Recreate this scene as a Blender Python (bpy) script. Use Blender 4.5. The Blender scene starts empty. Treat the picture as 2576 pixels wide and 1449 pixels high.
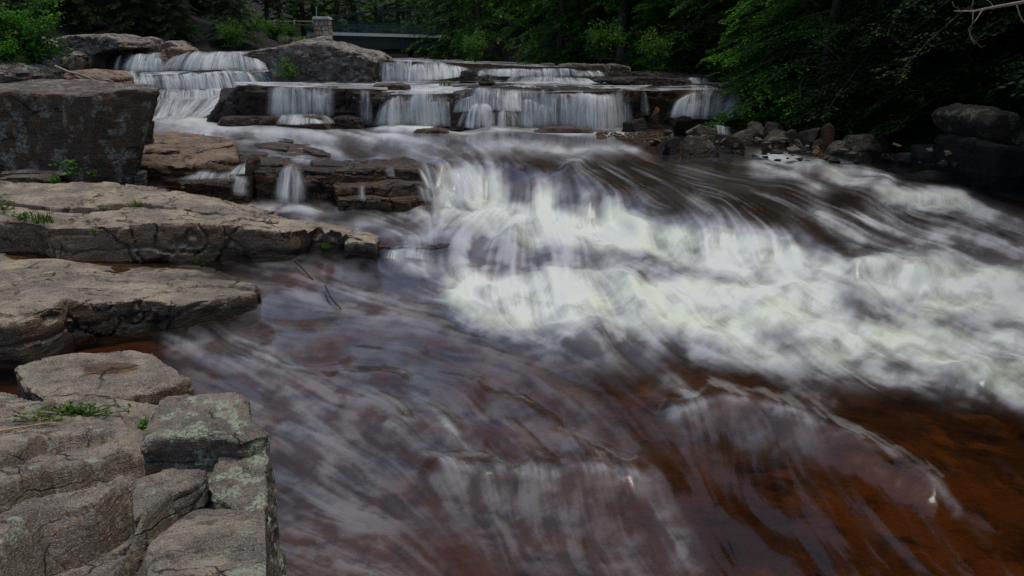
import bpy, bmesh, math, random
import numpy as np
from mathutils import Vector

sc = bpy.context.scene
# ------------------------------------------------------------------ camera, sky, sun, exposure
CAM_Z, PITCH, FOC = 3.6, math.radians(18.5), 1717.0      # FOC in pixels of a 2576 px wide picture (24 mm lens)
cam_d = bpy.data.cameras.new('camera'); cam = bpy.data.objects.new('camera', cam_d)
sc.collection.objects.link(cam)
cam.location = (0, 0, CAM_Z); cam.rotation_euler = (math.pi/2 - PITCH, 0, 0)
cam_d.lens = 24.0; cam_d.sensor_width = 36.0; cam_d.clip_start = 0.05; cam_d.clip_end = 2000
sc.camera = cam

SUN_EL, SUN_AZ = math.radians(80), math.radians(70)       # azimuth from +Y towards +X: sun high on the right, behind the bank trees
world = bpy.data.worlds.new('World'); sc.world = world; world.use_nodes = True
wn = world.node_tree.nodes; wl = world.node_tree.links
sky = wn.new('ShaderNodeTexSky'); sky.sky_type = 'NISHITA'; sky.sun_disc = False
sky.sun_elevation = SUN_EL; sky.sun_rotation = SUN_AZ
sky.air_density = 1.0; sky.dust_density = 2.2; sky.ozone_density = 1.0; sky.altitude = 300
wl.new(sky.outputs[0], wn['Background'].inputs['Color']); wn['Background'].inputs['Strength'].default_value = 0.11
sun_d = bpy.data.lights.new('sun', 'SUN'); sun = bpy.data.objects.new('sun', sun_d); sc.collection.objects.link(sun)
sun_d.energy = 1.5; sun_d.angle = math.radians(25); sun_d.color = (1.0, 0.93, 0.82)
sdir = Vector((math.sin(SUN_AZ)*math.cos(SUN_EL), math.cos(SUN_AZ)*math.cos(SUN_EL), math.sin(SUN_EL)))
sun.rotation_euler = sdir.to_track_quat('Z', 'Y').to_euler(); sun.location = (-20, 10, 40)
vs = sc.view_settings
vs.view_transform = 'Standard'; vs.look = 'None'; vs.gamma = 1.0; vs.use_curve_mapping = False; vs.exposure = 0.40
sc.cycles.max_bounces = 6; sc.cycles.transparent_max_bounces = 24; sc.cycles.diffuse_bounces = 3
sc.cycles.glossy_bounces = 2; sc.cycles.caustics_reflective = False; sc.cycles.caustics_refractive = False

# ------------------------------------------------------------------ helpers
C = sc.collection
SP, CP = math.sin(PITCH), math.cos(PITCH)
rng = np.random.default_rng(7); random.seed(7)
def slope(v):
    yi = (np.asarray(v, float)-724.5)/FOC
    return (SP+yi*CP)/(CP-yi*SP)
def at(u, v, z=None, y=None):
    """a place in the valley sighted at (u, v), on the level z or at the distance y"""
    yi = (v-724.5)/FOC; dy = CP-yi*SP; dz = -SP-yi*CP; dx = (u-1288.0)/FOC
    t = y/dy if y is not None else (z-CAM_Z)/dz
    return np.array([dx*t, dy*t, CAM_Z+dz*t])
def project(x, y, z):
    dep = y*CP-(z-CAM_Z)*SP; up = y*SP+(z-CAM_Z)*CP
    return 1288+FOC*x/dep, 724.5-FOC*up/dep

def _h(ix, iy, iz, seed):
    h = (ix.astype(np.uint32)*np.uint32(374761393) + iy.astype(np.uint32)*np.uint32(668265263)
         + iz.astype(np.uint32)*np.uint32(2246822519) + np.uint32((seed*3266489917) & 0xffffffff))
    h = (h ^ (h >> np.uint32(13)))*np.uint32(1274126177)
    h = (h ^ (h >> np.uint32(15)))*np.uint32(2654435761)
    return (h ^ (h >> np.uint32(16))).astype(np.float64)/4294967295.0
def vnoise(p, seed=0):
    p = np.asarray(p, float); i = np.floor(p).astype(np.int64); f = p-i
    w = f*f*f*(f*(f*6-15)+10); out = 0
    for a in (0, 1):
        wa = w[:, 0] if a else 1-w[:, 0]
        for b in (0, 1):
            wb = w[:, 1] if b else 1-w[:, 1]
            for c in (0, 1):
                wc = w[:, 2] if c else 1-w[:, 2]
                out = out + wa*wb*wc*_h(i[:, 0]+a, i[:, 1]+b, i[:, 2]+c, seed)
    return out*2-1
def fbm(p, octv=4, seed=0, gain=.5):
    p = np.asarray(p, float); s = 0; a = 1.0; n = 0
    for k in range(octv):
        s = s+a*vnoise(p*(2.03**k)+k*17.3, seed+k); n += a; a *= gain
    return s/n
def worley(p, seed=0):
    p = np.asarray(p, float); i = np.floor(p).astype(np.int64)
    f1 = np.full(len(p), 9.); f2 = np.full(len(p), 9.); cid = np.zeros(len(p))
    for a in (-1, 0, 1):
        for b in (-1, 0, 1):
            for c in (-1, 0, 1):
                jx, jy, jz = i[:, 0]+a, i[:, 1]+b, i[:, 2]+c
                q = np.stack([jx+_h(jx, jy, jz, seed), jy+_h(jx, jy, jz, seed+11), jz+_h(jx, jy, jz, seed+23)], 1)
                d = np.sqrt(((q-p)**2).sum(1)); m = d < f1
                f2 = np.where(m, f1, np.minimum(f2, d)); cid = np.where(m, _h(jx, jy, jz, seed+31), cid); f1 = np.where(m, d, f1)
    return f1, f2, cid
def sstep(a, b, x):
    t = np.clip((np.asarray(x, float)-a)/(b-a), 0, 1); return t*t*(3-2*t)

def tag(o, label=None, cat=None, group=None, kind=None):
    if label: o['label'] = label
    if cat: o['category'] = cat
    if group: o['group'] = group
    if kind: o['kind'] = kind
    return o
def mesh_obj(name, V, F, mat, parent=None, smooth=True, base=True, sharp=None, attrs=None, uv=None):
    """one mesh object; its origin goes to the middle of its base"""
    V = np.asarray(V, float); loc = np.zeros(3)
    if base and parent is None:
        loc = np.array([(V[:, 0].min()+V[:, 0].max())/2, (V[:, 1].min()+V[:, 1].max())/2, V[:, 2].min()])
    me = bpy.data.meshes.new(name)
    if isinstance(F, np.ndarray):
        n, k = F.shape
        me.vertices.add(len(V)); me.vertices.foreach_set('co', (V-loc).astype(np.float32).ravel())
        me.loops.add(n*k); me.loops.foreach_set('vertex_index', F.astype(np.int32).ravel())
        me.polygons.add(n); me.polygons.foreach_set('loop_start', np.arange(0, n*k, k, dtype=np.int32))
        me.update(calc_edges=True)
    else:
        me.from_pydata([tuple(p) for p in (V-loc)], [], F); me.update()
    if smooth:
        me.polygons.foreach_set('use_smooth', np.ones(len(me.polygons), bool))
        if sharp: me.set_sharp_from_angle(angle=math.radians(sharp))
    for k, a in (attrs or {}).items():
        at_ = me.attributes.new(k, 'FLOAT', 'POINT'); at_.data.foreach_set('value', np.asarray(a, np.float32).ravel())
    if mat: me.materials.append(mat)
    o = bpy.data.objects.new(name, me); C.objects.link(o); o.location = loc
    if parent is not None: o.parent = parent
    return o
def empty(name, loc, label=None, cat=None, group=None):
    o = bpy.data.objects.new(name, None); C.objects.link(o); o.location = loc; o.empty_display_size = .1
    return tag(o, label, cat, group)
class MB:
    """collects boxes and tubes for one mesh"""
    def __init__(s): s.V = []; s.F = []
    def box(s, c, half, ax=None):
        ax = np.eye(3) if ax is None else np.asarray(ax, float); n = len(s.V)
        for k in range(8):
            g = np.array([1 if k & 1 else -1, 1 if k & 2 else -1, 1 if k & 4 else -1])*np.asarray(half)
            s.V.append(np.asarray(c)+g@ax)
        s.F += [[n+i for i in f] for f in ((0, 2, 3, 1), (4, 5, 7, 6), (0, 1, 5, 4), (2, 6, 7, 3), (0, 4, 6, 2), (1, 3, 7, 5))]
        return s
    def bar(s, a, b, w, h):
        a, b = np.asarray(a, float), np.asarray(b, float); d = b-a; L = np.linalg.norm(d); d /= L
        side = np.cross(d, (0, 0, 1.)); ln = np.linalg.norm(side)
        side = np.array([1., 0, 0]) if ln < 1e-4 else side/ln
        return s.box((a+b)/2, (L/2, w/2, h/2), [d, side, np.cross(side, d)])
    def tube(s, pts, rad, k=6, cap=True):
        pts = [np.asarray(p, float) for p in pts]; n0 = len(s.V); m = len(pts)
        for i, p in enumerate(pts):
            d = pts[min(i+1, m-1)]-pts[max(i-1, 0)]; d = d/(np.linalg.norm(d)+1e-9)
            a = np.cross(d, (0.13, 0.07, 1.)); a = a/(np.linalg.norm(a)+1e-9) if np.linalg.norm(a) > 1e-3 else np.array([1., 0, 0])
            b = np.cross(d, a); r = rad[i] if hasattr(rad, '__len__') else rad
            for j in range(k):
                t = 2*math.pi*j/k; s.V.append(p+r*(math.cos(t)*a+math.sin(t)*b))
        for i in range(m-1):
            for j in range(k):
                s.F.append([n0+i*k+j, n0+i*k+(j+1) % k, n0+(i+1)*k+(j+1) % k, n0+(i+1)*k+j])
        if cap:
            s.F.append([n0+j for j in range(k)][::-1]); s.F.append([n0+(m-1)*k+j for j in range(k)])
        return s
    def build(s, name, mat, parent=None, smooth=False, off=None):
        V = np.array(s.V)
        if off is not None: V = V-np.asarray(off)
        return mesh_obj(name, V, s.F, mat, parent, smooth)

# ------------------------------------------------------------------ materials
class NT:
    def __init__(s, name):
        s.m = bpy.data.materials.new(name); s.m.use_nodes = True; s.t = s.m.node_tree; s.t.nodes.clear()
        s.out = s.n('ShaderNodeOutputMaterial')
    def n(s, typ, **kw):
        nd = s.t.nodes.new(typ)
        for k, v in kw.items():
            if k.startswith('i_'): nd.inputs[k[2:].replace('_', ' ')].default_value = v
            else: setattr(nd, k, v)
        return nd
    def l(s, a, b): s.t.links.new(a, b)
    def sock(s, nd, i, v):
        if v is None: return
        if hasattr(v, 'is_output'): s.l(v, nd.inputs[i])
        else: nd.inputs[i].default_value = v
    def math(s, op, a, b=None, c=None, clamp=False):
        nd = s.n('ShaderNodeMath', operation=op, use_clamp=clamp)
        for i, v in enumerate((a, b, c)): s.sock(nd, i, v)
        return nd.outputs[0]
    def noise(s, vec, scale, detail=4, rough=.55, dist=0):
        nd = s.n('ShaderNodeTexNoise'); s.l(vec, nd.inputs['Vector'])
        nd.inputs['Scale'].default_value = scale; nd.inputs['Detail'].default_value = detail
        nd.inputs['Roughness'].default_value = rough; nd.inputs['Distortion'].default_value = dist
        return nd.outputs[0]
    def voro(s, vec, scale, feature='F1'):
        nd = s.n('ShaderNodeTexVoronoi', feature=feature); s.l(vec, nd.inputs['Vector']); nd.inputs['Scale'].default_value = scale
        return nd.outputs['Distance']
    def ramp(s, fac, a, b, lo=0., hi=1.):
        nd = s.n('ShaderNodeMapRange', interpolation_type='SMOOTHSTEP'); s.sock(nd, 0, fac)
        for i, v in enumerate((a, b, lo, hi)): nd.inputs[i+1].default_value = v
        return nd.outputs[0]
    def mix(s, fac, a, b, mode='MIX'):
        nd = s.n('ShaderNodeMix', data_type='RGBA', blend_type=mode); s.sock(nd, 0, fac)
        for i, v in ((6, a), (7, b)):
            if hasattr(v, 'is_output'): s.l(v, nd.inputs[i])
            else: nd.inputs[i].default_value = (*v, 1) if len(v) == 3 else v
        return nd.outputs[2]
    def pos(s): return s.n('ShaderNodeNewGeometry').outputs['Position']
    def scaled(s, vec, xyz, rot=(0, 0, 0)):
        nd = s.n('ShaderNodeMapping'); s.l(vec, nd.inputs[0]); nd.inputs['Scale'].default_value = xyz; nd.inputs['Rotation'].default_value = rot
        return nd.outputs[0]
    def attr(s, name): return s.n('ShaderNodeAttribute', attribute_name=name).outputs['Fac']
    def bump(s, h, dist, strength=1.0):
        nd = s.n('ShaderNodeBump'); s.l(h, nd.inputs['Height']); nd.inputs['Distance'].default_value = dist; nd.inputs['Strength'].default_value = strength
        return nd.outputs[0]
    def pbr(s, col, rough=.8, normal=None, spec=.4):
        nd = s.n('ShaderNodeBsdfPrincipled'); s.sock(nd, 'Base Color', col if hasattr(col, 'is_output') else (*col, 1))
        s.sock(nd, 'Roughness', rough); s.sock(nd, 'Specular IOR Level', spec)
        if normal is not None: s.l(normal, nd.inputs['Normal'])
        return nd.outputs[0]
    def done(s, sh): s.l(sh, s.out.inputs['Surface']); return s.m

def rock_mat(name, base, dark, rust, rust_amt=.3, lichen=None, lichen_amt=0., wet_z=None, gloss=.85, fine=1., moss=None, wet_h=.2, darkness=.5, wetall=False, grain=True, crack=.85, face=.85):
    t = NT(name); p = t.pos()
    n1 = t.noise(p, 1.1*fine, 6, .6); n2 = t.noise(p, 5.5*fine, 6, .65); n3 = t.noise(p, 42*fine, 4, .7)
    bed = t.noise(t.scaled(p, (1.2*fine, 1.6*fine, 9*fine), (.12, .1, 0)), 1.6, 5, .65, .6)
    col = t.mix(t.ramp(n1, .36, .64), [min(1, c*1.22) for c in base], [sum(base)/3*.22+c*.34 for c in base])
    col = t.mix(t.ramp(n2, .5, .72, 0, darkness), col, dark)
    col = t.mix(t.ramp(bed, .52, .7, 0, darkness*.9), col, dark)
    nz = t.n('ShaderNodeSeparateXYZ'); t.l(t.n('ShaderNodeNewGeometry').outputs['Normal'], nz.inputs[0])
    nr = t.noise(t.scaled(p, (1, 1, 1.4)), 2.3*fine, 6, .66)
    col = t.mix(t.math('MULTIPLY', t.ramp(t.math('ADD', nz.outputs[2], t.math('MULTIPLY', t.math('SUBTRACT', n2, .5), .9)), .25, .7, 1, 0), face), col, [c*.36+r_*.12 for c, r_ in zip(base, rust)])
    rm = t.ramp(nr, .66-.28*rust_amt, .8-.28*rust_amt, 0, .85)
    rf = t.math('MULTIPLY', t.ramp(nr, .44, .58, 0, 1.), t.math('MULTIPLY', t.ramp(nz.outputs[2], .2, .6, 1, 0), min(1., rust_amt*2)))
    col = t.mix(t.math('MAXIMUM', rm, rf), col, rust)
    if grain:
        g = t.voro(p, 95*fine); g2 = t.noise(p, 62*fine, 3, .65)
        col = t.mix(t.ramp(n3, .5, .66, 0, .6), col, [min(1, c*1.75) for c in base])
        col = t.mix(t.ramp(g2, .5, .64, 0, .7), col, [c*.7 for c in dark])
    vn = t.n('ShaderNodeVectorMath', operation='ADD'); t.l(t.scaled(p, (1, 1.3, 1.8), (.1, .08, .3)), vn.inputs[0])
    nc_ = t.n('ShaderNodeTexNoise'); t.l(p, nc_.inputs['Vector']); nc_.inputs['Scale'].default_value = 2.2*fine; nc_.inputs['Detail'].default_value = 5
    sc_ = t.n('ShaderNodeVectorMath', operation='SCALE'); t.l(nc_.outputs[1], sc_.inputs[0]); sc_.inputs['Scale'].default_value = .7/fine; t.l(sc_.outputs[0], vn.inputs[1])
    cr = t.voro(vn.outputs[0], .62*fine, 'DISTANCE_TO_EDGE')
    crk = t.math('MULTIPLY', t.ramp(cr, .0, .022, 1, 0), t.ramp(t.noise(p, 1.4*fine, 2), .44, .6))
    col = t.mix(t.math('MULTIPLY', crk, crack), col, [c*.3 for c in dark])
    if lichen is not None:
        ln = t.noise(p, 3.2*fine, 3, .5); lf = t.noise(p, 24*fine, 5, .7)
        lm = t.math('MULTIPLY', t.ramp(ln, .62-.2*lichen_amt, .70-.2*lichen_amt), t.ramp(lf, .42, .54))
        col = t.mix(lm, col, lichen)
    if moss is not None:
        mn = t.noise(p, 2.1*fine, 5, .7); col = t.mix(t.ramp(mn, .58, .68, 0, .8), col, moss)
    rough = gloss
    if wet_z is not None:
        sz = t.n('ShaderNodeSeparateXYZ'); t.l(p, sz.inputs[0])
        hh = t.math('ADD', sz.outputs[2], t.math('MULTIPLY', t.math('SUBTRACT', n2, .5), .35))
        w = t.ramp(hh, wet_z+wet_h*.55, wet_z+wet_h, 1, 0)
        col = t.mix(t.math('MULTIPLY', w, .82), col, [c*.35 for c in dark])
        rough = t.math('SUBTRACT', gloss, t.math('MULTIPLY', w, gloss-.28))
    if wetall:
        rough = t.ramp(n2, .35, .65, .2, .6)
    b = t.math('ADD', t.math('MULTIPLY', n2, 1.0), t.math('ADD', t.math('MULTIPLY', n3, .45), t.math('SUBTRACT', t.math('MULTIPLY', bed, .9), t.math('MULTIPLY', crk, .5 if crack else 0.))))
    return t.done(t.pbr(col, rough, t.bump(b, .13/fine, 1.0), .5 if wetall else .3))

TAN = (.235, .195, .165); DK = (.05, .042, .035); RUST = (.19, .085, .03); LICH = (.40, .45, .33)
M = {}
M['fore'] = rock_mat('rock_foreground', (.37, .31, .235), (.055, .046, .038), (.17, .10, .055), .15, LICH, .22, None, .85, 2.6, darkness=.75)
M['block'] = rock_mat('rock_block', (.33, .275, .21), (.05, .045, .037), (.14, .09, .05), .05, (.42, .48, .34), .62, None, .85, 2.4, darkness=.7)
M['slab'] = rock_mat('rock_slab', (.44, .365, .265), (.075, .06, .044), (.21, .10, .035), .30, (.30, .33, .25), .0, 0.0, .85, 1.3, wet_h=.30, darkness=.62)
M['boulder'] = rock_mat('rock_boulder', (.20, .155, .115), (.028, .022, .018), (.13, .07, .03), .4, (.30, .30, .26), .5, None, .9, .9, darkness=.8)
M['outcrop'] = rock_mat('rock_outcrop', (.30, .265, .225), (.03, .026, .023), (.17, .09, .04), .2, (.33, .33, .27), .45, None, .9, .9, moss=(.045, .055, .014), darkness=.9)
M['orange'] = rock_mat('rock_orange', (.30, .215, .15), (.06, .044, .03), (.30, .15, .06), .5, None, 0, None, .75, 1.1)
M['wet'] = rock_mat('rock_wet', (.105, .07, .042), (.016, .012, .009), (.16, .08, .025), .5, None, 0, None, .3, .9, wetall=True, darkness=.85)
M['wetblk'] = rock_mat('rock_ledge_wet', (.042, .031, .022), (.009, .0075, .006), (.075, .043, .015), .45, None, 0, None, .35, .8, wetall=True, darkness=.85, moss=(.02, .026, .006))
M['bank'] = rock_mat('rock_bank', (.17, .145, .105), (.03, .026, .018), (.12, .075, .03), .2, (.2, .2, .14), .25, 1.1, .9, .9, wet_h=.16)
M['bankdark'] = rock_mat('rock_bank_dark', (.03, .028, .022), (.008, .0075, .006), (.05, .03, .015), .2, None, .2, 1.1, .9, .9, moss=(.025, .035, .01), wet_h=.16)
M['cliff'] = rock_mat('rock_cliff_shaded', (.045, .04, .027), (.014, .013, .01), (.07, .05, .02), .2, (.16, .15, .10), .5, None, .9, 1.2, moss=(.02, .028, .008), darkness=.9)  # base and moss darkened to paint in the shade of the right bank
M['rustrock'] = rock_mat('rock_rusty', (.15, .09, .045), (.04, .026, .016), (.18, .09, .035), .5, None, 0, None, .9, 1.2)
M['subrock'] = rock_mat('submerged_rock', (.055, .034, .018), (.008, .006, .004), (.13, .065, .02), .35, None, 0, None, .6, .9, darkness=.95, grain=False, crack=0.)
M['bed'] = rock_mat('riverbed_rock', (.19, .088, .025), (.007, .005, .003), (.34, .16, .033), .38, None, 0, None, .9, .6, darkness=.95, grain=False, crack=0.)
t = NT('soil'); p = t.pos()
c = t.mix(t.ramp(t.noise(p, .35, 6, .6), .4, .62), (.008, .006, .004), (.022, .013, .008))
c = t.mix(t.ramp(t.noise(p, .5, 5, .6), .58, .66), c, (.012, .02, .006))
M['soil'] = t.done(t.pbr(c, .95, t.bump(t.noise(p, 4, 6, .7), .3)))

def simple(name, col, rough=.7, var=.3, scale=6, metal=0, bump=.01):
    t = NT(name); p = t.pos(); n = t.noise(p, scale, 5, .65)
    c = t.mix(t.ramp(n, .3, .7), [x*(1-var) for x in col], [min(1, x*(1+var)) for x in col])
    return t.done(t.pbr(c, rough, t.bump(n, bump)))
M['concrete'] = simple('concrete', (.6, .6, .55), .85, .12, 5)
M['palestone'] = simple('pale_stone', (.7, .68, .62), .85, .12, 4)
M['steel'] = simple('painted_steel', (.008, .02, .022), .5, .3, 3)
M['steelgreen'] = simple('green_steel', (.012, .05, .05), .5, .3, 3)
M['wood'] = simple('weathered_wood', (.2, .17, .13), .9, .3, 8)
M['pole'] = simple('galvanised_pole', (.3, .3, .3), .5, .1, 8)
M['mortar'] = simple('mortar', (.16, .13, .1), .95, .2, 12)
M['stoneA'] = simple('pillar_stone_brown', (.42, .28, .17), .9, .35, 5)
M['stoneB'] = simple('pillar_stone_grey', (.40, .36, .31), .9, .3, 5)
M['bark'] = simple('bark', (.055, .042, .032), .95, .45, 9, bump=.05)
M['deadwood'] = simple('dead_wood', (.3, .23, .17), .9, .3, 20)
M['darkwood'] = simple('wet_wood', (.04, .025, .015), .6, .3, 20)
M['straw'] = simple('dry_grass', (.42, .26, .10), .8, .3, 20)
M['needle'] = simple('orange_leaf', (.40, .09, .02), .8, .3, 30)
def leaf_mat(name, a, b, hi, trans=.35):
    t = NT(name); r = t.attr('rnd'); p = t.pos()
    c = t.mix(t.ramp(r, .0, .75), a, b); c = t.mix(t.ramp(r, .72, 1.0), c, hi)
    c = t.mix(t.ramp(t.noise(p, .45, 3, .6), .4, .65, 0, .55), c, a)
    d = t.n('ShaderNodeBsdfPrincipled'); t.l(c, d.inputs['Base Color']); d.inputs['Roughness'].default_value = .55; d.inputs['Specular IOR Level'].default_value = .25
    tr = t.n('ShaderNodeBsdfTranslucent'); t.l(c, tr.inputs['Color'])
    mx = t.n('ShaderNodeMixShader'); mx.inputs[0].default_value = trans; t.l(d.outputs[0], mx.inputs[1]); t.l(tr.outputs[0], mx.inputs[2])
    return t.done(mx.outputs[0])
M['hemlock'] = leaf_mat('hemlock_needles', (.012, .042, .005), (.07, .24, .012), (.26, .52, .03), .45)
M['hemlockshade'] = leaf_mat('hemlock_needles_shaded', (.006, .018, .004), (.015, .055, .007), (.05, .15, .012))  # same needles darkened, forest shade painted into the leaf colour
M['broad'] = leaf_mat('broad_leaves', (.03, .095, .008), (.075, .22, .014), (.20, .38, .03), .45)
M['grass'] = leaf_mat('grass_blades', (.05, .10, .01), (.09, .19, .02), (.20, .30, .04), .45)
M['sage'] = leaf_mat('pale_weeds', (.10, .13, .07), (.16, .2, .10), (.28, .32, .2), .4)
# ------------------------------------------------------------------ ground
def lerp(x, pts):
    a = np.array(pts, float); return np.interp(x, a[:, 0], a[:, 1])
XR = [(-30, 7), (5, 8.5), (12, 12.2), (15, 13.0), (18, 13.0), (20, 12.6), (23, 12.2), (27, 13), (31, 13.5), (35, 12), (40, 7), (50, 0), (60, -4.5), (75, -7), (90, -7), (300, -7)]
XL = [(-30, -3), (5, -3.2), (7, -5.5), (10, -7.5), (14, -12), (18, -17), (24, -22), (31, -25.5), (41, -25.5), (44, -18), (50, -15), (60, -17.2), (75, -19), (90, -17), (300, -17)]
BED = [(-30, -.7), (12, -.6), (15, -.2), (17.5, .4), (27, .5), (28, 1.0), (33, 1.6), (36, 2.2), (42, 2.6), (75, 2.9), (110, 4.5)]
BEDL = [(-30, -.7), (12, -.6), (15, -.2), (17.5, .4), (33, .4), (35.5, .6), (38, 1.2), (40, 2.4), (43, 3.6), (75, 3.3), (110, 4.5)]
def ground_z(x, y):
    wl_ = sstep(-12.5, -11, x); bed = lerp(y, BED)*wl_+lerp(y, BEDL)*(1-wl_); dr = np.maximum(x-lerp(y, XR), 0); dl = np.maximum(lerp(y, XL)-x, 0)
    right = 1.1*sstep(0, 1.2, dr)+np.minimum(dr, 25)*.62
    leftcap = lerp(y, [(-30, 1.3), (5, 1.0), (14, 1.6), (20, 2.2), (30, 3.3), (42, 4.3), (60, 5.0), (75, 5.4), (110, 6)])
    left = np.where(dl > 0, np.maximum(leftcap-bed, .3)*sstep(0, 2.2, dl)+np.minimum(np.maximum(dl-4, 0), 40)*.13, 0)
    far = np.maximum(y-100, 0)*.3
    hill = 3.2*np.exp(-((x+31)/9)**2-((y-58)/12)**2)
    z = bed+right+left+far+hill
    P = np.stack([x*.18, y*.18, x*0], 1)
    return z+fbm(P, 4, 3)*np.clip(.25+dr*.08+dl*.05, 0, 1.0)
gx = np.concatenate([np.linspace(-260, -45, 24)[:-1], np.linspace(-45, 40, 150), np.linspace(40, 260, 24)[1:]])
gy = np.concatenate([np.linspace(-120, -6, 14)[:-1], np.linspace(-6, 95, 180), np.linspace(95, 420, 34)[1:]])
GX, GY = np.meshgrid(gx, gy)
def grid_faces(nr, nc):
    i = np.arange(nr-1)[:, None]*nc+np.arange(nc-1)[None, :]
    return np.stack([i, i+1, i+nc+1, i+nc], -1).reshape(-1, 4)
GZ = ground_z(GX.ravel(), GY.ravel())
o = mesh_obj('ground', np.stack([GX.ravel(), GY.ravel(), GZ], 1), grid_faces(*GX.shape), M['soil'], base=False)
tag(o, kind='structure')

# ------------------------------------------------------------------ river: level control points (sighted place, level)
POOL = 1.1
RIV = [ # mid pool
 (380, 312, POOL), (560, 312, POOL), (800, 316, POOL), (1000, 322, POOL), (1300, 325, POOL), (1600, 330, POOL), (700, 360, POOL), (900, 375, POOL), (1100, 360, POOL),
 (1300, 360, POOL), (1500, 350, POOL), (1700, 360, 1.08), (600, 400, POOL), (760, 410, POOL), (900, 412, POOL-.01), (1060, 408, POOL), (1180, 405, 1.06), (1280, 402, 1.04), (1420, 396, 1.06), (1560, 395, 1.06), (1800, 398, 1.04), (2000, 405, 1.02), (2250, 412, 1.0), (2450, 430, .98),
 (300, 330, POOL), (100, 330, POOL), (300, 420, 1.0), (400, 440, .95),
 # foot of the left ledges
 (560, 498, .34), (700, 515, .31), (850, 518, .30), (1000, 516, .30), (1100, 520, .31),
 (760, 545, .29), (900, 560, .28), (1020, 570, .28), (960, 600, .26), (1060, 606, .25), (1150, 606, .26), (640, 520, .34),
 # near pool
 (600, 655, 0), (760, 650, 0), (900, 655, 0), (1000, 655, 0), (1090, 665, 0), (1180, 690, 0.02), (700, 760, 0), (900, 800, 0), (420, 850, 0), (100, 930, 0), (700, 950, -.02), (450, 1000, -.02), (1000, 950, -.02), (1400, 1000, -.02),
 (800, 1200, -.03), (1000, 1449, -.05), (1500, 1449, -.08), (2000, 1449, -.10), (2576, 1449, -.15), (2576, 1200, -.10), (2100, 1250, -.06), (1700, 1150, -.03), (0, 1449, 0), (0, 1100, 0), (2700, 1000, -.05), (1300, 880, -.03),
 # rapids: head fall, foam lumps
 (1120, 428, .98), (1200, 432, .92), (1260, 425, .95), (1130, 492, .36), (1230, 500, .36), (1330, 455, .85), (1385, 445, .95), (1340, 520, .38), (1400, 540, .36), (1480, 480, .85), (1540, 490, .82), (1500, 548, .40), (1560, 552, .42),
 (1250, 560, .34), (1400, 590, .36), (1550, 600, .38), (1200, 590, .33), (1300, 600, .36), (1450, 610, .36), (1240, 680, .02), (1350, 696, .0), (1480, 690, .03),
 # the smooth brown shoulder
 (1500, 430, 1.0), (1620, 450, .96), (1800, 470, .95), (1650, 540, .78), (1800, 560, .78), (1950, 580, .74), (2000, 500, .9), (2150, 560, .78), (2100, 620, .62), (2200, 650, .55), (2350, 600, .62), (2500, 620, .55),
 (1650, 610, .40), (1800, 640, .36), (1950, 660, .34), (2080, 690, .30), (2180, 720, .22), (2200, 470, .97), (2420, 478, .95), (2230, 520, .74), (2440, 530, .72), (2560, 560, .7), (2700, 600, .6),
 (1600, 690, .14), (1750, 700, .14), (1900, 720, .12), (2050, 740, .10), (2300, 690, .38), (2450, 700, .36), (2576, 710, .34), (2300, 760, .12), (2576, 800, .08),
 (1300, 760, .03), (1500, 740, .08), (1700, 760, .08), (1900, 800, .05), (2100, 830, .05), (2350, 850, .03), (2576, 880, .02), (1800, 880, 0), (2100, 940, -.02), (2400, 960, -.02)]
RC = np.array(RIV, float); RW = np.array([at(u, v, z=z) for u, v, z in RIV])
def warp(x, y, z=0.):
    d = y*CP+2.9*SP; return x/d*1.6, np.log(np.maximum(y, .5))
def rbf_fit():
    a, b = warp(RW[:, 0], RW[:, 1]); Q = np.stack([a, b], 1)
    d = np.sqrt(((Q[:, None]-Q[None])**2).sum(-1)+1e-4)
    n = len(Q); A = np.zeros((n+3, n+3)); A[:n, :n] = d+np.eye(n)*-.004; A[:n, n] = A[n, :n] = 1; A[:n, n+1:] = Q; A[n+1:, :n] = Q.T
    w = np.linalg.solve(A, np.concatenate([RC[:, 2], np.zeros(3)])); return Q, w
RQ, Rw = rbf_fit()
def river_z(x, y):
    a, b = warp(x, y); out = Rw[-3]+Rw[-2]*a+Rw[-1]*b
    for k in range(len(RQ)): out = out+Rw[k]*np.sqrt((a-RQ[k, 0])**2+(b-RQ[k, 1])**2+1e-4)
    return np.clip(out, -.2, 1.14)

vrow = np.arange(1640, 300, -2.5)
zm = np.interp(vrow, [300, 400, 430, 520, 640, 720, 1640], [1.1, 1.1, .95, .5, .25, .08, 0])
yr = (CAM_Z-zm)/slope(vrow); yr = np.concatenate([yr, np.linspace(yr[-1], 31.5, 14)[1:]])
ucol = np.arange(-160, 2760, 3.2)
NR, NC = len(yr), len(ucol)
dep = yr*CP+(CAM_Z-np.concatenate([zm, np.full(NR-len(zm), 1.1)]))*SP
X = dep[:, None]*((ucol-1288)/FOC)[None, :]; Y = np.repeat(yr[:, None], NC, 1)
Z = river_z(X.ravel(), Y.ravel()).reshape(NR, NC)
U, Vv = project(X, Y, Z)

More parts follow.
